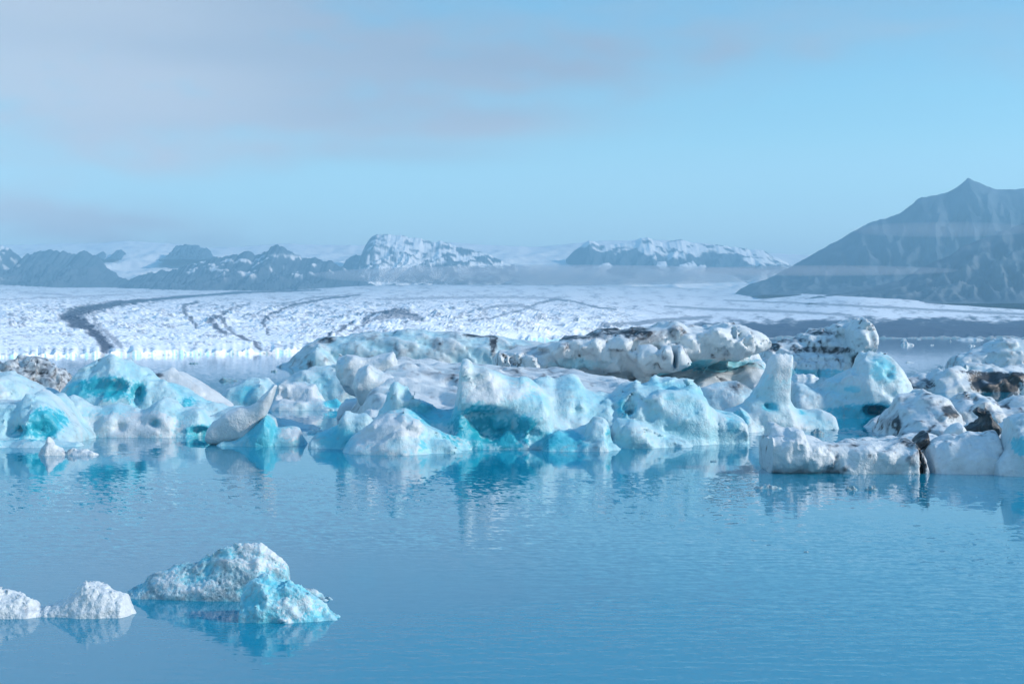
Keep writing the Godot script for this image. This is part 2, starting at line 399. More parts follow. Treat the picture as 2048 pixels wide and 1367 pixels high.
func make_mountains() -> void:
	make_ridge("ice_cap_terrain", "white ice cap on the horizon behind the mountains", [-500, 500, -100, 497, 0, 490, 100, 487, 200, 486, 250, 481, 300, 484, 350, 487, 420, 495, 500, 492, 560, 487, 640, 489, 720, 490, 800, 488, 905, 484, 950, 488, 1060, 493, 1130, 489, 1180, 482, 1290, 479, 1360, 481, 1440, 490, 1520, 505, 1600, 509, 1700, 513, 2000, 520, 2600, 530],
		15800.0, 4800.0, 215.0, 420, 46, 51, paint_cap, 0.35, 0.35, 1.1)
	make_ridge("nunatak_hill", "small dark rocky outcrop standing in the ice cap", [336, 516, 345, 500, 352, 492, 362, 488, 374, 489, 384, 492, 396, 491, 404, 497, 414, 497, 420, 503, 428, 512, 436, 517], 14800.0, 800.0, 745.0, 80, 20, 54, paint_rock, 1.2, 0.6, 1.3)
	make_ridge("nunatak_hill_001", "twin dark rock teeth standing in the ice cap", [186, 516, 196, 507, 206, 502, 213, 508, 219, 517, 222, 512, 232, 500, 242, 498, 250, 505, 254, 512], 14800.0, 600.0, 755.0, 60, 16, 57, paint_rock, 0.8, 0.6, 1.3)
	make_ridge("mountain_range", "hazy dark mountain range above the left side of the glacier", [-420, 520, -300, 480, -200, 470, -100, 492, -30, 495, 5, 492, 12, 492, 25, 503, 42, 514, 52, 508, 62, 505, 70, 506, 80, 502, 92, 501, 100, 499, 108, 503, 125, 503, 132, 501, 145, 507, 158, 504, 170, 501, 180, 506, 192, 511, 200, 518, 206, 527, 216, 536, 228, 545, 245, 556, 256, 560, 262, 557, 280, 549, 300, 545, 330, 541, 360, 535, 400, 524, 420, 517, 440, 511, 452, 513, 466, 507, 476, 511, 486, 503, 498, 502, 508, 506, 520, 509, 528, 502, 540, 497, 550, 490, 557, 489, 566, 496, 580, 504, 592, 509, 605, 515, 615, 518, 630, 515, 645, 522, 658, 521, 672, 526, 690, 535, 700, 546, 730, 562, 780, 585],
		12000.0, 2300.0, 220.0, 640, 60, 61, paint_left, 1.5, 0.6, 1.45)
	make_ridge("dome_mountain", "flat-topped mountain with a dark cliff and a snow-draped shoulder", [690, 520, 705, 512, 722, 508, 730, 492, 742, 474, 752, 470, 775, 468, 800, 470, 820, 474, 845, 478, 862, 484, 880, 482, 892, 484, 905, 490, 930, 494, 948, 501, 975, 507, 990, 516, 1010, 523, 1030, 530, 1060, 545], 14000.0, 2200.0, 360.0, 260, 46, 71, paint_dome, 0.8, 0.45, 1.35)
	make_ridge("snowy_mountain", "snow-capped mountain with dark rock bands right of the ice cap", [1130, 520, 1150, 500, 1166, 488, 1178, 481, 1188, 482, 1200, 489, 1230, 489, 1255, 484, 1270, 481, 1283, 476, 1296, 474, 1306, 480, 1330, 484, 1345, 481, 1360, 479, 1372, 482, 1400, 487, 1430, 489, 1470, 494, 1500, 499, 1515, 498, 1530, 501, 1542, 510, 1560, 518, 1600, 540], 14600.0, 2200.0, 380.0, 260, 46, 81, paint_east, 0.6, 0.4, 1.35)
	make_ridge("peak_mountain", "steep grey peak with a pointed summit above the glacier's edge", [1462, 596, 1480, 578, 1496, 570, 1540, 555, 1580, 534, 1625, 508, 1680, 478, 1720, 455, 1745, 443, 1770, 437, 1800, 427, 1818, 414, 1832, 400, 1838, 396, 1870, 390, 1893, 385, 1905, 379, 1922, 368, 1936, 356, 1950, 362, 1975, 372, 1997, 379, 2020, 379, 2048, 377, 2120, 362, 2250, 380, 2400, 340, 2600, 380],
		9500.0, 1700.0, 225.0, 380, 110, 91, paint_rock, 0.5, 0.7, 1.3)
	make_ridge("valley_slope", "nearer dark blue mountain slope with scree streaks at the right edge", [1560, 607, 1640, 592, 1720, 580, 1800, 560, 1862, 525, 1900, 512, 1920, 494, 1985, 470, 2048, 446, 2120, 405, 2250, 360, 2400, 330, 2600, 300],
		7000.0, 1000.0, 140.0, 300, 110, 101, paint_green_slope, 0.5, 0.9, 1.2)
	make_ridge("moraine_hill", "low grey-brown moraine hill along the far shore", [1250, 676, 1330, 670, 1400, 666, 1500, 664.5, 1600, 665, 1700, 667, 1785, 669, 1800, 663, 1850, 658, 1920, 655, 1980, 651, 2048, 652, 2200, 647, 2350, 655, 2500, 670], 3900.0, 500.0, -1.0, 260, 26, 111, paint_moraine, 0.12, 0.5, 0.8)
	mist()

func paint_moraine(_px: float, _py: float, g: float, f: float, _t: float) -> Vector3:
	return mix3(Vector3(0.23, 0.205, 0.18), Vector3(0.34, 0.31, 0.28), 0.5 + f + 0.3 * g)

func mist_bank(label: String, px: float, py: float, d: float, size: Vector3, density: float) -> void:
	var f := FogVolume.new()
	f.name = "mist_bank"
	f.shape = RenderingServer.FOG_VOLUME_SHAPE_ELLIPSOID
	f.size = size
	f.position = at(px, py, d)
	var m := FogMaterial.new()
	m.albedo = Color(0.97, 0.97, 1.0); m.density = density
	f.material = m
	add_child(f, true)
	tag(f, label, "mist", "", "stuff")

func mist() -> void:
	mist_bank("long flat bank of mist lying over the upper glacier", 1120, 550, 11300, Vector3(4000, 165, 700), 0.0025)
	mist_bank("thin mist strip across the foot of the grey peak", 1640, 541, 5600, Vector3(1100, 40, 400), 0.0011)
	mist_bank("faint mist veil across the middle of the grey peak", 1890, 459, 6000, Vector3(800, 60, 400), 0.0006)
# ------------------------------------------------------------------ icebergs
# A berg is a solid of blended lumps. Each lump has a skyline (and, where it hangs over, an underside) measured at its own
# distance, a real thickness in front and behind, and a rounded or blocky cross-section. Hollows are cut out of the solid,
# melt relief is added to its surface, and the whole is meshed with surface nets as one continuous body.
class Lump:
	var d: float; var tf: float; var tb: float; var p: float; var k: float
	var x0: float; var x1: float; var n: int
	var hang: bool
	var top := PackedFloat32Array(); var bot := PackedFloat32Array(); var wide := PackedFloat32Array()
	var lo: Vector3; var hi: Vector3

class Berg:
	var lumps: Array[Lump] = []
	var cuts: Array = []          # [centre, radii, softness]
	var spots: Array = []         # [centre, radii, kind, strength]: 0 clear blue ice, 1 ash, 2 white crust
	var cell := 0.2
	var seed_ := 1
	var a1 := 0.45; var l1 := 5.0; var a2 := 0.2; var l2 := 1.6; var a3 := 0.05; var l3 := 0.45; var a4 := 0.3; var l4 := 2.4
	var stretch := Vector3.ONE; var tilt := 0.0
	var blue := 0.0; var dirt := 0.0; var vary := 0.5; var dirt_vary := 0.5; var crack := 0.0; var speck := 0.5; var patchy := 0.6
	var lo: Vector3; var hi: Vector3
	var v := PackedVector3Array(); var nrm := PackedVector3Array(); var col := PackedColorArray(); var ix := PackedInt32Array()
	var n1: FastNoiseLite; var n2: FastNoiseLite; var n3: FastNoiseLite; var n4: FastNoiseLite; var n5: FastNoiseLite
	var turn := Basis()
	var dirs: Array[Vector3] = []; var lens_ := PackedFloat32Array()

	func solid(q: Vector3) -> float:
		var r := 1e3
		for l in lumps:
			if q.x < l.lo.x or q.x > l.hi.x or q.y > l.hi.y or q.z < l.lo.z or q.z > l.hi.z or q.y < l.lo.y: continue
			var f := (q.x - l.x0) / (l.x1 - l.x0) * (l.n - 1)
			var out := 0.0
			if f < 0.0: out = l.x0 - q.x; f = 0.0
			elif f > l.n - 1.001:
				if q.x > l.x1: out = q.x - l.x1
				f = l.n - 1.001
			var i := int(f); f -= i
			var yt := lerpf(l.top[i], l.top[i + 1], f)
			var t := lerpf(l.wide[i], l.wide[i + 1], f)
			var w := q.z + l.d
			t *= l.tf if w > 0.0 else l.tb
			w = absf(w) / t
			var s: float; var h: float
			if l.hang:
				var yb := lerpf(l.bot[i], l.bot[i + 1], f)
				h = maxf((yt - yb) * 0.5, 0.02)
				s = absf(q.y - (yt + yb) * 0.5) / h
			else:
				h = maxf(yt + 1.5, 0.05)
				s = maxf(q.y + 1.5, 0.0) / h
			var e: float
			if l.p == 2.0: e = sqrt(s * s + w * w)
			else: e = pow(pow(s, l.p) + pow(w, l.p), 1.0 / l.p)
			var g := (e - 1.0) * minf(t, h) * 0.85 + out
			# soft union
			var m := maxf(l.k - absf(r - g), 0.0) / l.k
			r = minf(r, g) - m * m * l.k * 0.25
		for c in cuts:
			var o: Vector3 = (q - c[0]) / c[1]
			var ol := o.length_squared()
			if ol > 4.0: continue
			ol = sqrt(ol) + 0.35 * n4.get_noise_3dv(q * 2.0)
			var rad: Vector3 = c[1]
			var g: float = -(ol - 1.0) * minf(rad.x, minf(rad.y, rad.z))
			var k: float = c[2]
			var m := maxf(k - absf(r - g), 0.0) / k
			r = maxf(r, g) + m * m * k * 0.25
		return r

	# flat breaks that meet in sharp edges: folded planes in four directions, slightly bent
	func breaks(s: Vector3) -> float:
		var bend := n4.get_noise_3dv(s) * l1 * 0.35
		var r := 0.0
		for i in 4:
			var x := (s.dot(dirs[i]) + bend) / lens_[i]
			r += absf(x - floorf(x) - 0.5)
		return r - 1.0

	func relief(q: Vector3) -> float:
		var s := turn * q * stretch
		return 1.35 * a1 * breaks(s) - 0.45 * a1 * (n1.get_noise_3dv(s) - 0.42) - 0.6 * a2 * (n2.get_noise_3dv(s) + 0.47) + a3 * n3.get_noise_3dv(q) + 0.6 * a4 * n5.get_noise_3dv(s)

	func mesh_it() -> void:
		turn = Basis(Vector3(0, 0, 1), tilt)
		var size := hi - lo
		var nx := int(ceil(size.x / cell / 4.0)) * 4; var ny := int(ceil(size.y / cell / 4.0)) * 4; var nz := int(ceil(size.z / cell / 4.0)) * 4
		var cx := nx / 4 + 1; var cy := ny / 4 + 1; var cz := nz / 4 + 1
		var coarse := PackedFloat32Array(); coarse.resize(cx * cy * cz)
		var big := cell * 4.0
		var reach := a1 * 1.6 + a2 * 0.6 + a3 + a4 * 0.6 + big
		for k in cz:
			for j in cy:
				for i in cx:
					var q := lo + Vector3(i, j, k) * big
					var f := solid(q)
					if absf(f) < reach: f += relief(q)
					coarse[(k * cy + j) * cx + i] = f
		var sx := nx + 1; var sy := ny + 1
		var field := PackedFloat32Array(); field.resize(sx * sy * (nz + 1)); field.fill(1e6)
		var spot := PackedInt32Array(); spot.resize(sx * sy * (nz + 1)); spot.fill(-1)
		var band := big * 0.55
		var live := PackedInt32Array()
		for k in cz - 1:
			for j in cy - 1:
				for i in cx - 1:
					var b := (k * cy + j) * cx + i
					var near := false; var neg := false; var pos := false
					for o in [0, 1, cx, cx + 1, cx * cy, cx * cy + 1, cx * cy + cx, cx * cy + cx + 1]:
						var f := coarse[b + o]
						if absf(f) < band: near = true
						if f < 0.0: neg = true
						else: pos = true
					if near or (neg and pos):
						live.append(i); live.append(j); live.append(k)
		for a in range(0, live.size(), 3):
			var i0 := live[a] * 4; var j0 := live[a + 1] * 4; var k0 := live[a + 2] * 4
			for k in range(k0, k0 + 5):
				for j in range(j0, j0 + 5):
					var row := (k * sy + j) * sx
					for i in range(i0, i0 + 5):
						if field[row + i] > 9e5:
							var q := lo + Vector3(i, j, k) * cell
							var f := solid(q)
							if absf(f) < reach: f += relief(q)
							field[row + i] = f
		var up := sx; var deep := sx * sy
		var cells := PackedInt32Array()
		for a in range(0, live.size(), 3):
			var i0 := live[a] * 4; var j0 := live[a + 1] * 4; var k0 := live[a + 2] * 4
			for k in range(k0, k0 + 4):
				for j in range(j0, j0 + 4):
					var b := (k * sy + j) * sx + i0 - 1
					for i in range(i0, i0 + 4):
						b += 1
						var f0 := field[b]; var f1 := field[b + 1]; var f2 := field[b + up]; var f3 := field[b + up + 1]
						var f4 := field[b + deep]; var f5 := field[b + deep + 1]; var f6 := field[b + deep + up]; var f7 := field[b + deep + up + 1]
						var least := minf(minf(minf(f0, f1), minf(f2, f3)), minf(minf(f4, f5), minf(f6, f7)))
						if least >= 0.0: continue
						if maxf(maxf(maxf(f0, f1), maxf(f2, f3)), maxf(maxf(f4, f5), maxf(f6, f7))) < 0.0: continue
						var sum := Vector3.ZERO; var cnt := 0
						if (f0 < 0.0) != (f1 < 0.0): sum += Vector3(f0 / (f0 - f1), 0, 0); cnt += 1
						if (f2 < 0.0) != (f3 < 0.0): sum += Vector3(f2 / (f2 - f3), 1, 0); cnt += 1
						if (f4 < 0.0) != (f5 < 0.0): sum += Vector3(f4 / (f4 - f5), 0, 1); cnt += 1
						if (f6 < 0.0) != (f7 < 0.0): sum += Vector3(f6 / (f6 - f7), 1, 1); cnt += 1
						if (f0 < 0.0) != (f2 < 0.0): sum += Vector3(0, f0 / (f0 - f2), 0); cnt += 1
						if (f1 < 0.0) != (f3 < 0.0): sum += Vector3(1, f1 / (f1 - f3), 0); cnt += 1
						if (f4 < 0.0) != (f6 < 0.0): sum += Vector3(0, f4 / (f4 - f6), 1); cnt += 1
						if (f5 < 0.0) != (f7 < 0.0): sum += Vector3(1, f5 / (f5 - f7), 1); cnt += 1
						if (f0 < 0.0) != (f4 < 0.0): sum += Vector3(0, 0, f0 / (f0 - f4)); cnt += 1
						if (f1 < 0.0) != (f5 < 0.0): sum += Vector3(1, 0, f1 / (f1 - f5)); cnt += 1
						if (f2 < 0.0) != (f6 < 0.0): sum += Vector3(0, 1, f2 / (f2 - f6)); cnt += 1
						if (f3 < 0.0) != (f7 < 0.0): sum += Vector3(1, 1, f3 / (f3 - f7)); cnt += 1
						spot[b] = v.size()
						v.append(lo + (Vector3(i, j, k) + sum / cnt) * cell)
						cells.append(b)
		nrm.resize(v.size()); nrm.fill(Vector3.ZERO)
		for b in cells:
			var f := field[b]; var solid0 := f < 0.0
			for ax in 3:
				var step := 1; var s1 := up; var s2 := deep
				if ax == 1: step = up; s1 = deep; s2 = 1
				elif ax == 2: step = deep; s1 = 1; s2 = up
				if b - s1 - s2 < 0: continue
				var g := field[b + step]
				if g > 9e5 or (g < 0.0) == solid0: continue
				var q0 := spot[b]; var q1 := spot[b - s1]; var q2 := spot[b - s1 - s2]; var q3 := spot[b - s2]
				if q1 < 0 or q2 < 0 or q3 < 0: continue
				if solid0: face(q0, q3, q2, q1)
				else: face(q0, q1, q2, q3)
		for i in nrm.size(): nrm[i] = nrm[i].normalized()
		paint()

	func face(a: int, b: int, c: int, d: int) -> void:
		ix.append(a); ix.append(b); ix.append(c); ix.append(a); ix.append(c); ix.append(d)
		var n := (v[d] - v[b]).cross(v[c] - v[a])
		nrm[a] += n; nrm[b] += n; nrm[c] += n; nrm[d] += n

	const FROST := Vector3(0.60, 0.65, 0.67)
	const PALE := Vector3(0.385, 0.62, 0.68)
	const TURQ := Vector3(0.12, 0.53, 0.64)
	const DEEP := Vector3(0.015, 0.36, 0.47)
	const GREY := Vector3(0.28, 0.30, 0.325)
	const ASH := Vector3(0.024, 0.028, 0.034)

	func paint() -> void:
		col.resize(v.size())
		for i in v.size():
			var q := v[i]
			var s := turn * q * stretch
			var a := n4.get_noise_3dv(s); var f := n3.get_noise_3dv(q); var g := 1.3 * (n1.get_noise_3dv(q * 2.3 + Vector3(7, 3, 1)) - 0.37)
			var h := n5.get_noise_3dv(s)
			var b := blue + vary * (0.7 * patchy * a + speck * f + 0.3 * g + 0.15 * h + 0.9 * breaks(s))
			var d := dirt + dirt_vary * (0.8 * g + 0.5 * f - 0.25 * a)
			if crack > 0.0: d += crack * smoothstep(-0.43, -0.3, n2.get_noise_3dv(s)) * smoothstep(-0.25, 0.25, g + 0.6 * a)      # ash caught in the joints
			for c in spots:
				var o: Vector3 = (q - c[0]) / c[1]
				var r := o.length()
				if r > 1.8: continue
				var w: float = c[3] * smoothstep(1.1, 0.8, r + 0.35 * a + 0.35 * f + 0.2 * g + 0.15 * h)
				match int(c[2]):
					0: b += w
					1: d += w
					2: b -= w; d -= w
			var ice: Vector3
			if b < 0.33: ice = FROST.lerp(PALE, clampf(b / 0.33, 0.0, 1.0))
			elif b < 0.66: ice = PALE.lerp(TURQ, (b - 0.33) / 0.33)
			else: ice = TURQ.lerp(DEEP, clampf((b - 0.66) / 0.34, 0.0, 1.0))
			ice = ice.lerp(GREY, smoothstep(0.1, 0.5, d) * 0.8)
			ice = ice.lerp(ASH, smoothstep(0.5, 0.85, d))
			ice *= 1.0 + 0.12 * f
			col[i] = Color(ice.x, ice.y, ice.z)

var bergs: Array = []       # [Berg, name, label, category, group]

func lump(b: Berg, d: float, tf: float, tb: float, p: float, q: float, k: float, top: Array, bot: Array = []) -> void:
	var l := Lump.new()
	l.d = d; l.tf = tf; l.tb = tb; l.p = p; l.k = k; l.hang = bot.size() > 0
	var tp := pairs(top); var bp := pairs(bot)
	var a := tp[0].x; var e := tp[tp.size() - 1].x
	l.x0 = at(a, 0, d).x; l.x1 = at(e, 0, d).x
	l.n = clampi(int((l.x1 - l.x0) / (b.cell * 0.6)), 16, 400)
	var most := 0.01; var low := -0.8
	var ymax := -9.0
	for i in l.n:
		var px := lerpf(a, e, float(i) / (l.n - 1))
		var yt := at(px, lerp_table(tp, px), d).y
		var yb := at(px, lerp_table(bp, px), d).y if l.hang else -1.5
		l.top.append(yt); l.bot.append(yb); l.wide.append(maxf(yt - yb, 0.02))
		most = maxf(most, yt - yb); ymax = maxf(ymax, yt)
	for i in l.n: l.wide[i] = maxf(pow(l.wide[i] / most, q), 0.03)
	var m := k + 0.8
	l.lo = Vector3(l.x0 - m, -5.0, -d - tb - m); l.hi = Vector3(l.x1 + m, ymax + m, -d + tf + m)
	if b.lumps.is_empty():
		b.lo = l.lo; b.hi = l.hi
	else:
		b.lo = Vector3(minf(b.lo.x, l.lo.x), 0, minf(b.lo.z, l.lo.z)); b.hi = Vector3(maxf(b.hi.x, l.hi.x), maxf(b.hi.y, l.hi.y), maxf(b.hi.z, l.hi.z))
	b.lo.y = low
	b.lumps.append(l)

func hollow(b: Berg, px: float, py: float, d: float, rx: float, ry: float, rz: float, k := 0.5) -> void:
	b.cuts.append([at(px, py, d), Vector3(rx, ry, rz), k])

func spot(b: Berg, kind: int, px: float, py: float, d: float, rx: float, ry: float, rz: float, strength := 1.0) -> void:
	b.spots.append([at(px, py, d), Vector3(rx, ry, rz), kind, strength])

func new_berg(called: String, label: String, cell: float, look: Dictionary = {}, category := "iceberg", group := "") -> Berg:
	var b := Berg.new()
	b.cell = cell; b.seed_ = 200 + bergs.size() * 7
	for k in look: b.set(k, look[k])
	b.n1 = noise(b.seed_, 0.6 / b.l1, FastNoiseLite.TYPE_SIMPLEX_SMOOTH, 3, FastNoiseLite.FRACTAL_RIDGED)
	b.n2 = noise(b.seed_ + 1, 1.0 / b.l2, FastNoiseLite.TYPE_CELLULAR, 2)
	b.n2.cellular_return_type = FastNoiseLite.RETURN_DISTANCE
	b.n3 = noise(b.seed_ + 2, 1.0 / b.l3, FastNoiseLite.TYPE_SIMPLEX, 3)
	b.n4 = noise(b.seed_ + 3, 0.6 / b.l1, FastNoiseLite.TYPE_SIMPLEX_SMOOTH, 3)
	b.n5 = noise(b.seed_ + 4, 1.0 / b.l4, FastNoiseLite.TYPE_CELLULAR, 2)
	b.n5.cellular_return_type = FastNoiseLite.RETURN_CELL_VALUE
	b.n5.domain_warp_enabled = true; b.n5.domain_warp_amplitude = b.l4 * 0.5; b.n5.domain_warp_frequency = 0.8 / b.l4; b.n5.domain_warp_fractal_type = FastNoiseLite.DOMAIN_WARP_FRACTAL_NONE
	var rng := RandomNumberGenerator.new(); rng.seed = b.seed_ * 13
	for i in 4:
		b.dirs.append(Vector3(rng.randf_range(-1, 1), rng.randf_range(-1, 1), rng.randf_range(-1, 1)).normalized())
		b.lens_.append(b.l1 * [0.55, 0.75, 1.0, 1.35][i])
	bergs.append([b, called, label, category, group])
	return b

func berg_job(i: int) -> void:
	bergs[i][0].mesh_it()

func finish_bergs() -> void:
	WorkerThreadPool.wait_for_group_task_completion(WorkerThreadPool.add_group_task(berg_job, bergs.size(), -1, true))
	var ice := matte("berg ice", 0.42, 0.5)
	ice.backlight_enabled = true; ice.backlight = Color(0.25, 0.52, 0.58)      # ice lets some light through, bluer with every pass
	var grain := NoiseTexture2D.new()
	grain.width = 512; grain.height = 512; grain.seamless = true
	grain.noise = noise(77, 0.012, FastNoiseLite.TYPE_SIMPLEX_SMOOTH, 6, FastNoiseLite.FRACTAL_FBM, 0.68)
	ice.uv1_triplanar = true; ice.uv1_world_triplanar = true; ice.uv1_scale = Vector3.ONE * 0.5
	ice.heightmap_enabled = true; ice.heightmap_texture = grain; ice.heightmap_scale = 6.0
	var last: Node
	for e in bergs:
		var b: Berg = e[0]
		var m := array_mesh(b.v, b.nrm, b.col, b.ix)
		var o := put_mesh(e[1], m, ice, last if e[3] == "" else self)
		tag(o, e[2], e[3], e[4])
		if e[3] != "": last = o        # an entry without a category is a part of the berg before it

func make_bergs() -> void:
	var b: Berg
	b = new_berg("iceberg", "large turquoise iceberg with a deep blue cave under an overhanging lip", 0.21, {"blue": 0.33, "vary": 0.26, "a1": 0.36, "a2": 0.36, "a4": 0.3, "l2": 1.4, "a3": 0.07}, "iceberg", "")
	lump(b, 121.5, 4, 5, 1.9, 0.5, 0.8, [685, 911, 691, 888, 714, 864, 738, 847, 755, 832, 773, 820, 793, 814, 808, 810, 822, 819, 843, 835, 856, 856, 872, 879, 896, 897, 916, 911])
	lump(b, 121.5, 3.2, 4, 2.0, 0.4, 0.6, [802, 911, 814, 837, 843, 842, 861, 854, 887, 863, 916, 866, 937, 882, 948, 911])
	lump(b, 128, 3, 3, 2.2, 0.5, 0.6, [752, 829, 768, 806, 773, 782, 793, 762, 805, 771, 820, 785, 843, 798, 872, 807, 896, 806, 916, 818, 931, 835])
	lump(b, 126, 2.5, 3, 2, 0.6, 0.8, [618, 895, 620, 883, 638, 873, 661, 859, 679, 847, 691, 835, 714, 839, 726, 834, 736, 835, 755, 853, 773, 895])
	lump(b, 128, 5, 6, 2.4, 0.35, 0.6, [814, 894, 831, 841, 855, 839, 872, 847, 887, 835, 906, 818, 913, 794, 918, 759, 923, 733, 928, 729, 943, 733, 960, 736, 990, 747, 1019, 759, 1048, 759, 1066, 768, 1086, 782, 1098, 800, 1102, 818, 1107, 835, 1136, 853, 1154, 894])
	lump(b, 134, 6, 7, 2.3, 0.4, 0.6, [1035, 794, 1050, 767, 1065, 762, 1080, 756, 1095, 759, 1110, 769, 1125, 762, 1140, 756, 1155, 759, 1170, 774, 1189, 784, 1209, 787, 1224, 792, 1239, 779, 1269, 764, 1289, 767, 1309, 758, 1324, 762, 1349, 759, 1369, 758, 1386, 762, 1404, 779, 1411, 799, 1424, 814, 1448, 817, 1468, 819, 1483, 832, 1487, 859, 1489, 879])
	lump(b, 124, 3, 4, 2, 0.5, 0.5, [1080, 901, 1095, 864, 1115, 859, 1145, 859, 1170, 854, 1189, 843, 1204, 844, 1217, 859, 1224, 876, 1239, 889, 1248, 899])
	lump(b, 127, 3, 4, 2, 0.5, 0.5, [1219, 891, 1224, 859, 1234, 839, 1262, 834, 1289, 844, 1314, 862, 1336, 871, 1359, 874, 1374, 881, 1381, 891])
	hollow(b, 990, 864, 121.5, 3.38, 1.88, 3.2, 0.7)
	hollow(b, 984, 835, 122.5, 2.52, 1.14, 2.2, 0.6)
	hollow(b, 872, 823, 125.0, 1.93, 0.71, 2.2, 0.6)
	hollow(b, 1136, 856, 123, 0.89, 0.51, 1.6, 0.4)
	hollow(b, 1262, 812, 128.0, 0.67, 1.01, 2.0, 0.4)
	hollow(b, 1112, 852, 121.0, 0.74, 0.48, 1.5, 0.4)
	hollow(b, 1229, 869, 122.0, 0.64, 0.96, 1.6, 0.4)
	hollow(b, 1349, 802, 128.5, 0.51, 0.56, 1.4, 0.3)
	hollow(b, 1334, 791, 129, 0.45, 0.51, 1.4, 0.3)
	hollow(b, 1471, 839, 128, 0.62, 0.90, 1.6, 0.4)
	hollow(b, 1204, 799, 128, 0.67, 0.78, 1.6, 0.4)
	hollow(b, 1155, 819, 128, 0.56, 0.78, 1.4, 0.4)
	spot(b, 0, 984, 861, 122, 3.77, 1.89, 5, 0.75)
	spot(b, 0, 872, 826, 125, 2.70, 1.03, 5, 0.45)
	spot(b, 0, 814, 891, 118, 1.95, 0.73, 3, 0.4)
	spot(b, 0, 1107, 882, 121, 2.87, 1.00, 4, 0.4)
	spot(b, 0, 1257, 814, 127, 1.00, 1.00, 4, 0.5)
	spot(b, 0, 1112, 849, 120, 1.16, 0.63, 3, 0.5)
	spot(b, 0, 1232, 869, 121, 0.85, 1.17, 3, 0.6)
	spot(b, 0, 1075, 881, 120, 2.10, 0.95, 3, 0.45)
	spot(b, 0, 1344, 794, 127, 1.00, 0.78, 3, 0.35)
	spot(b, 0, 1473, 844, 128, 0.78, 1.34, 3, 0.35)
	spot(b, 0, 673, 876, 125, 2.06, 1.16, 5, 0.35)
	spot(b, 2, 779, 870, 119, 2.82, 1.96, 6, 0.45)
	spot(b, 2, 990, 782, 124, 4.22, 1.02, 6, 0.25)
	b = new_berg("snow_shelf", "flat snow-covered shelf sprinkled with ash", 0.34, {"blue": -0.05, "vary": 0.3, "dirt": 0.0, "dirt_vary": 0.5, "crack": 0.35}, "", "")
	lump(b, 168, 32, 8, 2.0, 0.3, 2.0, [779, 727, 793, 716, 822, 715, 843, 721, 902, 726, 990, 731, 1048, 738, 1150, 746, 1224, 753, 1282, 776])
	spot(b, 1, 990, 747, 160, 11.54, 0.99, 30, 0.25)
	b = new_berg("leaning_block", "upright leaning block of grey-white ice", 0.22, {"blue": 0.02, "vary": 0.3, "a1": 0.3, "a2": 0.15}, "", "")
	lump(b, 158, 4, 5, 3, 0.3, 0.8, [675, 727, 676, 714, 702, 712, 732, 716, 755, 714, 784, 711, 793, 713, 796, 768], [675, 747, 679, 762, 691, 779, 714, 794, 740, 812, 773, 806, 796, 771])
	lump(b, 150, 3, 3, 2.2, 0.4, 0.8, [712, 759, 714, 741, 723, 731, 740, 723, 761, 737, 784, 755, 794, 762], [712, 782, 720, 806, 749, 818, 770, 812, 794, 768])
	lump(b, 172, 4, 5, 2.5, 0.5, 0.8, [678, 832, 679, 806, 691, 794, 714, 794, 735, 806, 743, 832])
	spot(b, 2, 738, 747, 155, 3.83, 3.19, 8, 0.35)
	b = new_berg("iceberg", "long snow-covered iceberg slab with ash-lined cracks and a turquoise undercut", 0.28, {"blue": -0.15, "vary": 0.25, "dirt": -0.08, "dirt_vary": 0.55, "a1": 0.35, "a2": 0.5, "l2": 3.2, "l1": 6.0, "crack": 0.6, "a3": 0.08, "a4": 0.35}, "iceberg", "")
	lump(b, 186, 10, 8, 3, 0.3, 0.8, [1000, 702, 1050, 695, 1075, 692, 1100, 687, 1117, 682, 1137, 674, 1155, 671, 1172, 670, 1182, 664, 1194, 660, 1212, 661, 1229, 657, 1249, 656, 1274, 657, 1299, 654, 1311, 652, 1326, 645, 1341, 641, 1356, 645, 1366, 651, 1384, 652, 1399, 657, 1409, 656, 1415, 648, 1428, 647, 1443, 648, 1448, 652, 1452, 647, 1468, 648, 1493, 655, 1513, 665, 1523, 677, 1529, 691], [1000, 749, 1050, 749, 1199, 754, 1299, 756, 1309, 754, 1386, 732, 1473, 717, 1503, 707, 1529, 693])
	lump(b, 186, 12, 8, 2.2, 0.4, 1.0, [975, 749, 1050, 737, 1125, 740, 1174, 744, 1274, 744, 1309, 756, 1349, 754, 1374, 744, 1424, 742, 1461, 740, 1486, 730, 1506, 727, 1523, 737, 1538, 754])
	lump(b, 176, 3, 5, 2.6, 0.5, 0.5, [1269, 702, 1275, 688, 1299, 686, 1314, 695, 1318, 727, 1316, 740], [1269, 725, 1279, 737, 1316, 744])
	lump(b, 175, 3, 5, 2.8, 0.4, 0.4, [1319, 720, 1321, 695, 1329, 691, 1341, 693, 1347, 740], [1319, 744, 1347, 743])
	lump(b, 175, 3, 5, 2.6, 0.4, 0.4, [1349, 735, 1350, 695, 1359, 686, 1371, 702, 1386, 720, 1388, 727], [1349, 742, 1371, 735, 1388, 730])
	lump(b, 194, 5, 5, 2.5, 0.3, 0.6, [1289, 762, 1309, 740, 1386, 720, 1473, 702, 1511, 702, 1528, 720, 1533, 749])
	spot(b, 0, 1424, 730, 188, 7.90, 1.32, 7, 0.7)
	hollow(b, 1318, 720, 172, 0.15, 1.66, 2.5, 0.15)
	hollow(b, 1348, 720, 172, 0.14, 1.66, 2.5, 0.15)
	hollow(b, 1277, 717, 173, 0.12, 1.36, 2, 0.15)
	hollow(b, 1471, 732, 177, 0.93, 0.93, 4, 0.5)
	spot(b, 0, 1424, 732, 178, 5.14, 0.78, 7, 0.75)
	spot(b, 0, 1473, 730, 177, 1.08, 0.93, 6, 0.4)
	spot(b, 0, 1324, 753, 178, 1.71, 0.47, 6, 0.7)
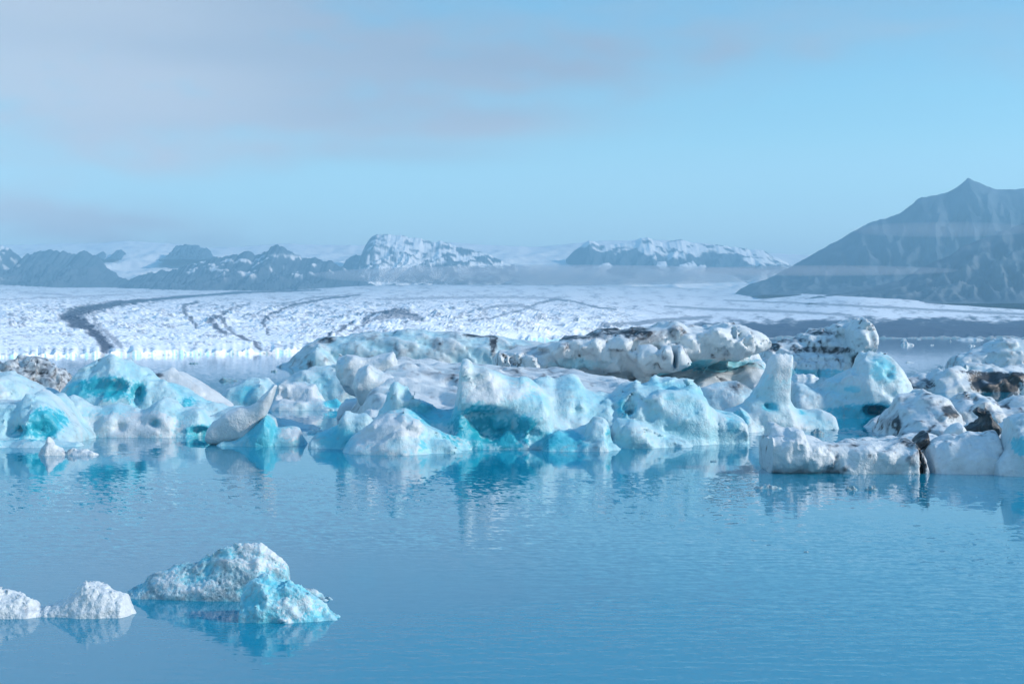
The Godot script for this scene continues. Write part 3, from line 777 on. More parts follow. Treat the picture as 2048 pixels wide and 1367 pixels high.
	spot(b, 0, 1150, 730, 174, 5.03, 0.91, 6, 0.4)
	spot(b, 1, 1162, 672, 186, 4.23, 0.65, 14, 0.75)
	spot(b, 1, 1249, 660, 186, 3.58, 0.73, 14, 0.8)
	spot(b, 1, 1299, 674, 180, 3.62, 0.87, 8, 0.55)
	spot(b, 1, 1075, 702, 182, 1.91, 0.56, 8, 0.5)
	spot(b, 1, 1232, 700, 178, 1.09, 0.22, 5, 0.6)
	spot(b, 2, 1424, 682, 178, 6.55, 1.87, 8, 0.5)
	spot(b, 2, 1349, 645, 186, 2.44, 0.49, 8, 0.5)
	b = new_berg("iceberg", "pale blue iceberg with a tall square-tipped fin leaning right", 0.2, {"blue": 0.22, "vary": 0.25, "a1": 0.2, "a4": 0.12, "a2": 0.3, "l2": 1.2}, "iceberg", "")
	lump(b, 151, 1.5, 1.6, 3, 0.2, 0.5, [1498, 795, 1520, 762, 1529, 743, 1539, 718, 1548, 704, 1567, 704, 1584, 706, 1587, 711], [1498, 813, 1538, 830, 1567, 824, 1578, 795, 1582, 743, 1587, 713])
	lump(b, 152, 4, 5, 2.2, 0.5, 0.6, [1432, 842, 1450, 819, 1479, 808, 1503, 792, 1523, 776, 1549, 778, 1573, 792, 1581, 804, 1590, 813, 1614, 821, 1640, 821, 1660, 827, 1670, 834, 1672, 851])
	lump(b, 160, 4, 6, 2.2, 0.4, 0.8, [1354, 801, 1377, 784, 1421, 772, 1450, 766, 1473, 760, 1497, 772, 1520, 795, 1538, 842])
	lump(b, 147, 3, 4, 2.0, 0.5, 1.0, [1462, 883, 1468, 821, 1479, 816, 1494, 824, 1508, 842, 1535, 868, 1538, 883])
	hollow(b, 1476, 836, 145, 0.74, 0.89, 1.5, 0.4)
	hollow(b, 1541, 814, 148.5, 0.53, 0.34, 1.2, 0.3)
	hollow(b, 1614, 821, 148.5, 0.61, 0.46, 1.2, 0.3)
	spot(b, 0, 1476, 836, 145, 1.34, 1.04, 4, 0.35)
	spot(b, 0, 1541, 814, 149, 0.92, 0.46, 3, 0.4)
	spot(b, 0, 1614, 824, 149, 0.92, 0.54, 3, 0.4)
	spot(b, 2, 1561, 731, 150, 1.85, 1.85, 6, 0.3)
	spot(b, 1, 1485, 772, 158, 1.78, 0.81, 6, 0.45)
	b = new_berg("iceberg", "pale blue pitted iceberg with a rounded head and a gull on top", 0.2, {"blue": 0.22, "vary": 0.25, "a4": 0.2, "a1": 0.35, "a2": 0.35, "l2": 1.2}, "iceberg", "")
	lump(b, 174, 5, 6, 2.2, 0.45, 1.0, [1576, 810, 1581, 784, 1590, 772, 1608, 770, 1625, 775, 1643, 775, 1654, 760, 1672, 751, 1692, 746, 1707, 737, 1716, 722, 1724, 709, 1742, 706, 1765, 705, 1780, 711, 1789, 719, 1797, 731, 1807, 738, 1802, 748, 1807, 760, 1815, 772, 1817, 789, 1812, 824, 1800, 836])
	hollow(b, 1757, 821, 169, 1.56, 0.78, 3, 0.5)
	hollow(b, 1710, 779, 169, 0.69, 0.38, 1.2, 0.3)
	hollow(b, 1692, 772, 169.5, 0.45, 0.24, 1, 0.3)
	hollow(b, 1765, 727, 170, 0.45, 0.63, 1.2, 0.3)
	hollow(b, 1780, 748, 170, 0.70, 0.63, 1.2, 0.3)
	spot(b, 0, 1727, 824, 169, 4.51, 0.87, 5, 0.6)
	spot(b, 0, 1760, 821, 169, 1.91, 1.04, 5, 0.4)
	spot(b, 0, 1710, 779, 169, 1.04, 0.49, 3, 0.4)
	spot(b, 0, 1771, 737, 170, 1.57, 1.57, 4, 0.35)
	b = new_berg("iceberg", "far white iceberg crossed by black ash bands with a fluted undercut base", 0.36, {"blue": -0.05, "vary": 0.2, "dirt": 0.06, "a1": 0.6, "a2": 0.6, "l2": 3.0, "a3": 0.1, "l3": 0.9, "crack": 0.5, "dirt_vary": 0.6}, "iceberg", "")
	lump(b, 378, 10, 10, 3, 0.35, 1.0, [1505, 737, 1508, 719, 1517, 705, 1526, 689, 1546, 688, 1567, 680, 1581, 678, 1602, 670, 1625, 661, 1654, 654, 1684, 646, 1701, 639, 1716, 636, 1730, 639, 1742, 648, 1748, 658, 1747, 673, 1750, 690, 1748, 708, 1713, 743])
	lump(b, 370, 8, 8, 3, 0.3, 0.8, [1511, 748, 1526, 722, 1567, 711, 1625, 708, 1684, 708, 1704, 716, 1710, 746])
	lump(b, 367, 8, 8, 2.5, 0.4, 0.8, [1692, 693, 1697, 661, 1707, 643, 1719, 636, 1733, 640, 1745, 652, 1748, 667, 1749, 702], [1692, 716, 1713, 737, 1730, 716, 1749, 705])
	hollow(b, 1631, 719, 362, 7.43, 1.04, 3, 0.4)
	hollow(b, 1590, 728, 362, 0.33, 1.86, 2, 0.3)
	hollow(b, 1614, 728, 362, 0.33, 1.86, 2, 0.3)
	hollow(b, 1637, 728, 362, 0.33, 1.86, 2, 0.3)
	hollow(b, 1660, 728, 362, 0.33, 1.86, 2, 0.3)
	hollow(b, 1684, 728, 362, 0.33, 1.86, 2, 0.3)
	spot(b, 1, 1649, 699, 370, 7.98, 0.99, 12, 0.8)
	spot(b, 1, 1538, 693, 372, 4.20, 1.15, 12, 0.75)
	spot(b, 1, 1637, 665, 376, 3.09, 1.00, 12, 0.65)
	spot(b, 1, 1590, 680, 374, 4.61, 0.69, 12, 0.5)
	spot(b, 1, 1707, 722, 364, 0.75, 2.99, 8, 0.6)
	spot(b, 0, 1596, 743, 364, 12.33, 0.82, 8, 0.7)
	spot(b, 2, 1722, 673, 366, 4.13, 4.51, 8, 0.5)
	b = new_berg("iceberg", "long grey-green dirty iceberg with an ash-stained crest far behind the others", 0.42, {"blue": 0.2, "vary": 0.25, "dirt": 0.16, "dirt_vary": 0.35, "a1": 0.6, "l1": 9.0, "a2": 0.6, "l2": 4.0, "a3": 0.1, "l3": 1.0, "crack": 0.3}, "iceberg", "")
	lump(b, 436, 14, 14, 2.6, 0.5, 1.5, [551, 736, 562, 728, 579, 722, 594, 709, 623, 686, 647, 678, 661, 674, 682, 670, 726, 667, 770, 664, 808, 658, 843, 661, 902, 664, 940, 667, 984, 672, 1019, 677, 1048, 681, 1072, 686, 1095, 689, 1121, 700, 1151, 741])
	lump(b, 424, 7, 8, 1.8, 0.6, 1.0, [576, 738, 597, 727, 614, 709, 636, 687, 653, 699, 667, 718, 676, 730, 682, 741])
	spot(b, 1, 987, 686, 428, 1.32, 3.97, 8, 0.6)
	spot(b, 1, 960, 670, 434, 5.37, 0.72, 12, 0.6)
	spot(b, 1, 655, 680, 430, 2.66, 1.06, 8, 0.5)
	spot(b, 1, 620, 727, 420, 1.30, 1.73, 8, 0.5)
	spot(b, 1, 872, 689, 424, 1.31, 1.75, 8, 0.35)
	b = new_berg("iceberg", "pale blue crusted iceberg behind the open water gap, with a white block on its shore", 0.22, {"blue": 0.2, "vary": 0.3, "a4": 0.2, "a2": 0.35, "l2": 1.2}, "iceberg", "")
	lump(b, 200, 5, 6, 2.2, 0.5, 1.0, [427, 816, 441, 789, 472, 772, 492, 758, 513, 756, 533, 758, 547, 769, 578, 755, 602, 745, 632, 734, 656, 730, 677, 733, 697, 741, 735, 775, 752, 820])
	lump(b, 192, 2.2, 3, 3, 0.4, 0.5, [544, 803, 551, 786, 561, 769, 581, 766, 612, 767, 632, 772, 640, 786, 632, 801, 630, 810])
	lump(b, 189, 3, 4, 2, 0.5, 0.8, [533, 816, 547, 806, 564, 801, 615, 801, 643, 803, 670, 799, 681, 808, 684, 818])
	hollow(b, 667, 805, 187.5, 0.90, 0.45, 1.5, 0.3)
	spot(b, 0, 667, 805, 188, 1.36, 0.68, 4, 0.6)
	spot(b, 2, 595, 786, 190, 3.65, 1.60, 4, 0.6)
	spot(b, 1, 581, 779, 190, 0.27, 0.91, 2, 0.5)
	spot(b, 0, 485, 789, 196, 2.83, 1.41, 5, 0.25)
	b = new_berg("iceberg", "hump-backed pale blue iceberg with turquoise hollows and a long front ridge", 0.2, {"blue": 0.29, "vary": 0.24, "tilt": 0.5, "stretch": Vector3(1.0, 0.55, 0.8), "a1": 0.34, "a2": 0.45, "l2": 1.1, "a4": 0.2, "a3": 0.07}, "iceberg", "")
	lump(b, 152, 5, 6, 2.2, 0.5, 1.2, [113, 827, 118, 793, 130, 772, 144, 758, 161, 738, 178, 729, 205, 724, 232, 722, 260, 728, 284, 738, 301, 746, 318, 758, 342, 763, 369, 775, 393, 786, 414, 796, 441, 806, 458, 810, 479, 808, 496, 813, 513, 820, 533, 827, 554, 834, 581, 840, 615, 851, 639, 857])
	lump(b, 141, 4, 6, 2.0, 0.5, 1.0, [99, 875, 106, 837, 116, 810, 147, 796, 171, 806, 188, 813, 205, 810, 236, 806, 260, 816, 291, 820, 328, 796, 352, 803, 362, 816, 403, 820, 420, 840, 424, 861, 417, 875, 410, 888])
	lump(b, 146, 3, 4, 2.0, 0.5, 1.0, [403, 881, 420, 837, 444, 820, 479, 816, 513, 823, 547, 840, 554, 881])
	hollow(b, 208, 775, 147.5, 1.95, 0.92, 1.7, 0.7)
	hollow(b, 270, 786, 147.5, 0.71, 1.06, 2.0, 0.4)
	hollow(b, 369, 798, 147, 1.06, 0.88, 2.0, 0.4)
	hollow(b, 198, 808, 144.5, 0.69, 0.69, 1.6, 0.4)
	hollow(b, 403, 864, 138.5, 1.33, 0.57, 1.6, 0.4)
	hollow(b, 185, 840, 138, 0.50, 0.50, 0.7, 0.5)
	hollow(b, 232, 830, 138, 0.50, 0.50, 0.7, 0.5)
	hollow(b, 280, 840, 138, 0.50, 0.50, 0.7, 0.5)
	hollow(b, 308, 847, 138, 0.50, 0.50, 0.7, 0.5)
	hollow(b, 239, 854, 138, 0.50, 0.50, 0.7, 0.5)
	spot(b, 0, 208, 775, 148, 2.49, 1.25, 4, 0.7)
	spot(b, 0, 270, 786, 148, 0.89, 1.42, 4, 0.5)
	spot(b, 0, 369, 798, 147, 1.41, 1.24, 4, 0.6)
	spot(b, 0, 150, 782, 148, 1.60, 1.07, 5, 0.4)
	spot(b, 0, 403, 863, 138, 1.82, 0.83, 4, 0.6)
	spot(b, 2, 239, 851, 139, 7.02, 1.34, 6, 0.3)
	spot(b, 0, 308, 846, 138, 0.50, 0.33, 2, 0.5)
	b = new_berg("iceberg", "pale blue iceberg with a scooped turquoise archway at its water edge", 0.2, {"blue": 0.25, "vary": 0.24, "a1": 0.34, "a4": 0.22, "a2": 0.4, "l2": 1.3, "a3": 0.07}, "iceberg", "")
	lump(b, 152, 6, 6, 2.2, 0.4, 1.2, [-144, 793, -68, 762, 0, 746, 21, 742, 51, 753, 68, 765, 96, 779, 116, 796, 130, 827, 137, 875])
	lump(b, 132, 4, 18, 2.2, 0.45, 1.0, [-120, 827, -51, 806, 0, 806, 21, 803, 44, 799, 58, 789, 75, 788, 96, 803, 113, 822, 130, 844, 154, 868, 157, 885])
	lump(b, 127, 2.5, 3, 2, 0.5, 0.8, [-85, 892, -34, 873, 0, 875, 27, 881, 58, 881, 89, 877, 113, 878, 144, 884, 156, 886, 161, 898])
	hollow(b, 79, 846, 128.0, 1.31, 1.46, 1.9, 0.7)
	hollow(b, 21, 861, 127.5, 0.92, 0.77, 2.2, 0.5)
	hollow(b, 41, 861, 127, 0.40, 0.46, 1.8, 0.3)
	spot(b, 0, 80, 847, 128, 1.85, 1.69, 5, 0.75)
	spot(b, 0, 24, 864, 127, 1.68, 0.92, 4, 0.55)
	spot(b, 2, 113, 851, 128, 1.23, 0.92, 4, 0.2)
	b = new_berg("ice_boulder", "grey boulder of ice speckled black with ash at the left edge", 0.2, {"blue": -0.1, "vary": 0.2, "dirt": 0.42, "dirt_vary": 0.75, "l1": 2.2, "a1": 0.4, "l3": 0.4, "a3": 0.1}, "ice boulder", "")
	lump(b, 166, 4, 5, 2.3, 0.5, 0.6, [-31, 793, -21, 734, 0, 726, 14, 731, 22, 723, 31, 719, 44, 724, 62, 722, 82, 720, 99, 726, 116, 738, 132, 745, 135, 755, 134, 799])
	b = new_berg("iceberg", "smooth grey iceberg ridge sloping down behind the hump-backed berg", 0.24, {"blue": -0.05, "vary": 0.15, "dirt": 0.2, "dirt_vary": 0.2, "a1": 0.25, "a2": 0.08, "a4": 0.1}, "iceberg", "")
	lump(b, 172, 4, 5, 2.2, 0.5, 0.6, [280, 803, 301, 746, 314, 747, 328, 743, 342, 741, 362, 746, 393, 758, 420, 775, 444, 793, 460, 803, 479, 834])
	spot(b, 1, 311, 750, 170, 0.82, 0.25, 4, 0.6)
	b = new_berg("ice_shard", "white wing-shaped ice shard pointing up beside a turquoise block", 0.13, {"blue": -0.1, "vary": 0.12, "a1": 0.12, "a2": 0.06, "l2": 1.0, "a3": 0.03, "a4": 0.03, "l4": 1.5}, "ice shard", "")
	lump(b, 129, 1.3, 1.4, 2.4, 0.35, 0.3, [411, 876, 415, 857, 427, 840, 455, 823, 479, 812, 499, 812, 513, 806, 530, 789, 543, 775, 551, 769], [411, 881, 417, 888, 427, 890, 461, 887, 496, 883, 513, 857, 530, 834, 543, 803, 551, 775])
	b = new_berg("iceberg", "low turquoise iceberg block rising behind the wing-shaped shard", 0.15, {"blue": 0.5, "vary": 0.35, "a1": 0.25, "a2": 0.12, "a4": 0.12, "l4": 1.2}, "iceberg", "")
	lump(b, 128.5, 2.2, 3, 2.4, 0.4, 0.5, [424, 898, 444, 885, 479, 875, 496, 861, 513, 844, 533, 825, 547, 840, 550, 876, 555, 877])
	lump(b, 129, 2.2, 3, 2.2, 0.5, 0.5, [533, 895, 543, 857, 554, 853, 581, 855, 598, 859, 608, 876, 615, 892, 617, 900])
	spot(b, 0, 523, 868, 127, 1.37, 1.37, 4, 0.35)
	spot(b, 2, 578, 868, 127, 1.22, 0.61, 4, 0.4)
	b = new_berg("ice_floe", "small white floe with a peaked top and brown grit before the arched berg", 0.1, {"blue": -0.15, "vary": 0.15, "a1": 0.12, "a2": 0.08, "l1": 1.6, "l2": 0.8, "dirt": -0.2, "a4": 0.04, "l4": 0.7}, "ice floe", "")
	lump(b, 118, 1.2, 1.3, 2, 0.6, 0.3, [73, 914, 82, 898, 91, 892, 94, 881, 99, 877, 106, 885, 116, 895, 130, 903, 138, 912])
	lump(b, 118, 1, 1.2, 2, 0.6, 0.3, [132, 914, 137, 899, 150, 893, 167, 895, 185, 901, 197, 910])
	spot(b, 1, 132, 902, 117.5, 0.42, 0.31, 1.5, 0.6)
	b = new_berg("iceberg", "pale grey-blue iceberg rising behind the black-and-white berg", 0.4, {"blue": 0.05, "vary": 0.25, "dirt": 0.08, "dirt_vary": 0.3, "a1": 0.8, "l1": 7.0, "a2": 0.5, "l2": 3.0, "crack": 0.4}, "iceberg", "")
	lump(b, 432, 10, 10, 2.4, 0.5, 1.0, [1904, 734, 1907, 713, 1914, 710, 1929, 710, 1946, 702, 1964, 696, 1976, 690, 1993, 680, 2011, 677, 2048, 681, 2092, 687, 2136, 705, 2165, 737])
	lump(b, 424, 6, 8, 2.2, 0.5, 1.0, [1917, 740, 1924, 730, 1946, 726, 1976, 729, 2005, 732, 2048, 728, 2092, 731, 2136, 743])
	b = new_berg("iceberg", "black-and-white iceberg with a dark ash wall beside a white dome", 0.3, {"blue": -0.1, "vary": 0.15, "dirt": -0.05, "dirt_vary": 0.6, "a1": 0.5, "a2": 0.3, "l2": 2.2}, "iceberg", "")
	lump(b, 250, 5, 6, 2.4, 0.5, 0.6, [1805, 766, 1808, 760, 1812, 756, 1838, 751, 1856, 752, 1870, 751, 1882, 778, 1888, 795])
	lump(b, 247, 5, 6, 2.2, 0.5, 0.6, [1853, 792, 1859, 766, 1870, 746, 1888, 738, 1906, 738, 1929, 746, 1943, 772, 1952, 795])
	lump(b, 252, 7, 7, 3, 0.3, 0.6, [1894, 789, 1906, 738, 1929, 738, 1952, 743, 1976, 741, 1999, 736, 2022, 736, 2048, 740, 2092, 737, 2136, 751, 2165, 795])
	spot(b, 1, 1984, 766, 246, 6.06, 2.78, 6, 1.1)
	spot(b, 1, 1841, 767, 246, 3.03, 1.26, 6, 0.8)
	spot(b, 1, 1917, 741, 248, 2.29, 0.36, 6, 0.6)
	spot(b, 2, 1903, 766, 243, 2.74, 1.75, 4, 0.9)
	spot(b, 2, 1976, 738, 252, 6.21, 0.36, 9, 0.6)
	b = new_berg("iceberg", "heaped dirty white iceberg with grey ash streaks behind the right-hand berg", 0.19, {"blue": -0.1, "vary": 0.2, "dirt": 0.1, "dirt_vary": 0.6, "a1": 0.4, "l1": 3.5, "a2": 0.3, "a4": 0.2, "l4": 1.6, "crack": 0.5}, "iceberg", "")
	lump(b, 143, 6, 7, 2.2, 0.5, 0.8, [1751, 889, 1762, 862, 1771, 836, 1783, 816, 1795, 801, 1809, 792, 1830, 784, 1847, 781, 1865, 784, 1885, 792, 1900, 807, 1911, 830, 1932, 854, 1946, 877])
	lump(b, 150, 6, 7, 2.2, 0.45, 0.8, [1882, 824, 1900, 802, 1906, 798, 1923, 792, 1941, 789, 1955, 783, 1973, 789, 1981, 795, 1987, 808, 2005, 801, 2022, 798, 2048, 795, 2092, 795, 2136, 807, 2165, 854])
	lump(b, 138, 4, 5, 2.0, 0.5, 0.8, [1786, 889, 1815, 861, 1835, 845, 1859, 836, 1882, 839, 1906, 848, 1929, 862, 1946, 883])
	lump(b, 153, 3, 4, 2.0, 0.5, 0.6, [1729, 858, 1739, 843, 1757, 836, 1774, 832, 1789, 842, 1800, 865])
	lump(b, 134, 5, 6, 2.0, 0.4, 0.8, [1917, 892, 1946, 854, 1990, 845, 2034, 842, 2092, 854, 2136, 892])
	spot(b, 1, 1906, 824, 138, 0.99, 0.71, 5, 0.75)
	spot(b, 1, 1795, 842, 138, 0.85, 1.70, 5, 0.3)
	spot(b, 1, 1736, 851, 150, 0.62, 0.31, 3, 0.6)
	spot(b, 1, 1868, 868, 134, 1.65, 0.34, 5, 0.4)
	b = new_berg("iceberg", "low white iceberg with a knobbed left end, an ash-filled cleft and a smooth dome", 0.14, {"blue": -0.12, "vary": 0.2, "dirt": -0.1, "dirt_vary": 0.6, "a1": 0.2, "l1": 3.0, "a2": 0.2, "l2": 1.1, "tilt": -0.35, "stretch": Vector3(1.0, 0.6, 1.0), "a4": 0.15, "l4": 1.3, "crack": 0.5, "a3": 0.05}, "iceberg", "")
	lump(b, 104, 2.6, 4, 2.6, 0.35, 0.5, [1533, 950, 1533, 871, 1535, 868, 1538, 874, 1546, 871, 1558, 868, 1576, 868, 1581, 860, 1593, 858, 1602, 859, 1605, 871, 1616, 873, 1637, 877, 1654, 883, 1672, 886, 1698, 884, 1727, 883, 1757, 886, 1780, 883, 1800, 878, 1821, 877, 1830, 892, 1843, 912, 1848, 959], [1533, 947, 1543, 944, 1596, 945, 1651, 946, 1672, 959, 1713, 970, 1848, 970])
	lump(b, 106, 1.5, 2, 2.4, 0.4, 0.5, [1533, 877, 1534, 854, 1535, 844, 1546, 843, 1558, 851, 1570, 859, 1578, 868, 1584, 883], [1533, 897, 1546, 900, 1567, 912, 1584, 900])
	lump(b, 104.5, 3.2, 4, 2.4, 0.4, 0.5, [1847, 962, 1851, 903, 1859, 889, 1873, 880, 1894, 873, 1923, 868, 1946, 865, 1970, 867, 1993, 870, 2016, 873, 2022, 883, 2012, 906, 1993, 935, 1986, 959])
	lump(b, 110, 4, 5, 2.0, 0.4, 0.6, [1654, 897, 1684, 884, 1742, 880, 1800, 871, 1844, 868, 1873, 871, 1917, 874, 1976, 883, 2005, 912])
	hollow(b, 1845, 927, 101.5, 0.17, 1.35, 1.6, 0.2)
	hollow(b, 1538, 944, 101.0, 0.41, 0.21, 1.5, 0.3)
	spot(b, 1, 1844, 924, 102, 0.34, 1.36, 4, 0.95)
	spot(b, 1, 1818, 883, 104, 0.96, 0.53, 5, 0.6)
	spot(b, 1, 1678, 883, 106, 0.98, 0.22, 4, 0.55)
	spot(b, 1, 1663, 935, 102, 0.31, 0.63, 2, 0.4)
	spot(b, 1, 1549, 950, 103, 0.42, 0.23, 3, 0.8)
	spot(b, 1, 1865, 897, 102, 0.42, 0.63, 3, 0.4)
	spot(b, 2, 1602, 912, 102, 2.30, 1.15, 4, 0.5)
	spot(b, 2, 1929, 915, 102, 2.51, 1.57, 5, 0.5)
	spot(b, 0, 1596, 948, 103, 2.12, 0.15, 4, 0.9)
	b = new_berg("iceberg", "bright white iceberg cut by the right edge with a blue hollow", 0.12, {"blue": 0.0, "vary": 0.2, "a1": 0.25, "a2": 0.12, "a4": 0.12, "l4": 1.6}, "iceberg", "")
	lump(b, 102, 2.6, 3.5, 2.3, 0.4, 0.5, [1983, 959, 1987, 935, 1999, 921, 2011, 906, 2016, 883, 2021, 854, 2023, 836, 2034, 830, 2048, 824, 2078, 821, 2110, 842, 2136, 912, 2145, 962])
	hollow(b, 2043, 892, 99.6, 0.29, 0.56, 1.3, 0.3)
	spot(b, 0, 2043, 892, 100, 0.41, 0.72, 2.5, 0.7)
	b = new_berg("ash_boulder", "black ash-coated ice boulder shaped like a raised head on the dirty heap", 0.1, {"blue": -0.1, "vary": 0.1, "dirt": 0.95, "dirt_vary": 0.25, "a1": 0.15, "l1": 1.5, "a2": 0.1, "l2": 0.6, "a4": 0.06, "l4": 0.7}, "ice boulder", "")
	lump(b, 121, 1.3, 1.5, 2.2, 0.4, 0.3, [1929, 868, 1932, 854, 1943, 851, 1955, 845, 1962, 835, 1973, 824, 1981, 831, 1990, 841, 1994, 846, 1990, 851, 1993, 868], [1929, 871, 1946, 874, 1993, 874])
	lump(b, 121, 0.8, 0.9, 2.0, 0.4, 0.3, [1948, 822, 1952, 817, 1961, 817, 1967, 815, 1976, 821, 1980, 833], [1948, 824, 1955, 828, 1967, 836, 1980, 838])
	b = new_berg("ash_boulder", "dark brown pointed rock of ash wedged on the front right berg", 0.09, {"blue": -0.1, "vary": 0.1, "dirt": 0.92, "dirt_vary": 0.3, "a1": 0.12, "l1": 1.2, "a2": 0.1, "l2": 0.5, "a4": 0.06, "l4": 0.7}, "ice boulder", "")
	lump(b, 105.5, 1.0, 1.3, 1.8, 0.4, 0.3, [1819, 894, 1827, 883, 1838, 869, 1853, 861, 1855, 871, 1859, 880, 1858, 890], [1819, 899, 1830, 905, 1843, 900, 1858, 892])
	b = new_berg("ice_boulder", "smooth white ice block beside the black head-shaped boulder", 0.1, {"blue": -0.1, "vary": 0.1, "a1": 0.08, "a2": 0.04, "dirt": -0.1, "a4": 0.03, "l4": 0.7}, "ice boulder", "")
	lump(b, 114, 1.2, 1.3, 2.3, 0.5, 0.3, [1889, 874, 1897, 857, 1908, 848, 1920, 844, 1928, 854, 1931, 867, 1929, 874], [1889, 877, 1931, 877])
	b = new_berg("ice_floe", "two-mounded white snowy floe in the foreground", 0.055, {"blue": -0.12, "vary": 0.15, "dirt": -0.28, "dirt_vary": 0.5, "a1": 0.05, "l1": 1.1, "a2": 0.06, "l2": 0.4, "a3": 0.03, "l3": 0.15, "a4": 0.03, "l4": 0.5}, "ice floe", "")
	lump(b, 50.6, 0.9, 1.1, 2.2, 0.5, 0.25, [-72, 1230, -36, 1186, -14, 1179, 0, 1181, 22, 1186, 43, 1192, 61, 1195, 74, 1203, 73, 1212, 65, 1241])
	lump(b, 50.8, 1.0, 1.3, 2.2, 0.5, 0.25, [51, 1241, 61, 1230, 72, 1215, 94, 1205, 123, 1199, 145, 1186, 159, 1172, 177, 1164, 195, 1166, 210, 1172, 218, 1179, 235, 1181, 249, 1186, 261, 1199, 272, 1211, 266, 1221, 249, 1241])
	spot(b, 1, 54, 1224, 50, 0.22, 0.19, 1.2, 0.6)
	b = new_berg("iceberg", "ridge of glassy blue-grey ice rising to a white tip in the foreground", 0.06, {"speck": 1.0, "patchy": 0.2, "blue": 0.5, "vary": 0.45, "dirt": 0.3, "dirt_vary": 0.3, "a1": 0.07, "l1": 1.3, "a2": 0.11, "l2": 0.45, "a3": 0.04, "l3": 0.16, "tilt": 0.4, "stretch": Vector3(0.7, 1.2, 1.0), "a4": 0.06, "l4": 0.7}, "iceberg", "")
	lump(b, 54.3, 1.5, 1.8, 1.5, 0.55, 0.3, [242, 1223, 249, 1185, 267, 1171, 296, 1158, 325, 1145, 347, 1132, 361, 1124, 383, 1124, 408, 1114, 434, 1102, 462, 1093, 484, 1094, 506, 1091, 522, 1085, 535, 1100, 553, 1114, 571, 1125, 577, 1136, 575, 1158, 579, 1168, 596, 1179, 614, 1212, 621, 1233])
	lump(b, 53.6, 1.0, 1.2, 1.8, 0.55, 0.3, [564, 1233, 578, 1179, 596, 1175, 632, 1186, 661, 1201, 686, 1219, 699, 1232, 701, 1241])
	spot(b, 2, 524, 1111, 54, 1.03, 0.62, 2, 0.45)
	spot(b, 2, 369, 1172, 53, 1.62, 0.40, 2, 0.3)
	b = new_berg("iceberg", "faceted clear blue ice block in front of the glassy ridge", 0.055, {"speck": 0.9, "patchy": 0.2, "blue": 0.55, "vary": 0.3, "a1": 0.08, "l1": 1.0, "a2": 0.08, "l2": 0.4, "a3": 0.03, "l3": 0.15, "a4": 0.05, "l4": 0.7, "dirt": 0.05}, "iceberg", "")
	lump(b, 50.2, 1.2, 1.5, 2.2, 0.45, 0.25, [483, 1233, 483, 1185, 499, 1171, 520, 1155, 535, 1154, 553, 1164, 578, 1161, 593, 1168, 614, 1183, 636, 1201, 658, 1219, 679, 1233, 686, 1251])
	spot(b, 2, 593, 1215, 49.3, 0.69, 0.44, 1.5, 0.4)
	b = new_berg("ice_floe", "flat white floe in the water gap left of the gull's berg", 0.25, {"blue": -0.05, "vary": 0.2, "dirt": -0.2, "a1": 0.142, "l1": 1.77, "a2": 0.071, "l2": 0.71, "a3": 0.024, "l3": 0.29, "a4": 0.071, "l4": 0.94}, "ice floe", "")
	lump(b, 320.6, 1.77, 1.77, 2.0, 0.5, 0.12, [1578.0, 759.0, 1585.0, 752.4, 1592.0, 746.5, 1599.0, 747.6, 1606.0, 747.0, 1613.0, 749.8, 1620.0, 745.4, 1627.0, 751.0, 1634.0, 752.2, 1641.0, 759.0])
	b = new_berg("ice_floe", "dirty iceberg bit with two white humps off the far moraine shore", 0.55, {"blue": -0.05, "vary": 0.2, "dirt": -0.2, "dirt_vary": 0.9, "a1": 0.284, "l1": 3.56, "a2": 0.142, "l2": 1.42, "a3": 0.047, "l3": 0.59, "a4": 0.142, "l4": 1.90}, "ice floe", "")
	lump(b, 1266.1, 3.56, 3.56, 2.0, 0.5, 0.24, [1799.0, 692.5, 1802.6, 688.7, 1806.1, 684.0, 1809.7, 685.5, 1813.2, 681.9, 1816.8, 685.5, 1820.3, 685.5, 1823.9, 686.1, 1827.4, 687.6, 1831.0, 692.5])
	b = new_berg("ice_floe", "tiny white floe right behind the two-humped dirty bit", 0.43, {"blue": -0.05, "vary": 0.2, "dirt": -0.2, "a1": 0.224, "l1": 2.80, "a2": 0.112, "l2": 1.12, "a3": 0.037, "l3": 0.47, "a4": 0.112, "l4": 1.49}, "ice floe", "")
	lump(b, 2276.9, 2.8, 2.8, 2.0, 0.5, 0.19, [1801.0, 682.5, 1802.6, 680.2, 1804.1, 677.9, 1805.7, 677.9, 1807.2, 676.0, 1808.8, 677.7, 1810.3, 676.6, 1811.9, 677.3, 1813.4, 679.6, 1815.0, 682.5])
	b = new_berg("ice_floe", "long row of bright white brash ice under the moraine hill", 1.76, {"blue": -0.05, "vary": 0.2, "dirt": -0.2, "a1": 1.056, "l1": 13.20, "a2": 0.528, "l2": 5.28, "a3": 0.176, "l3": 2.20, "a4": 0.528, "l4": 7.04}, "ice floe", "")
	lump(b, 2283.1, 13.2, 13.2, 2.0, 0.5, 0.88, [1908.0, 682.5, 1915.3, 679.3, 1922.7, 677.8, 1930.0, 676.6, 1937.3, 675.7, 1944.7, 675.5, 1952.0, 674.7, 1959.3, 676.4, 1966.7, 679.6, 1974.0, 682.5])
	b = new_berg("ice_floe", "shorter bright white brash strip beside the long one under the moraine hill", 1.01, {"blue": -0.05, "vary": 0.2, "dirt": -0.2, "a1": 0.525, "l1": 6.57, "a2": 0.263, "l2": 2.63, "a3": 0.088, "l3": 1.09, "a4": 0.263, "l4": 3.50}, "ice floe", "")
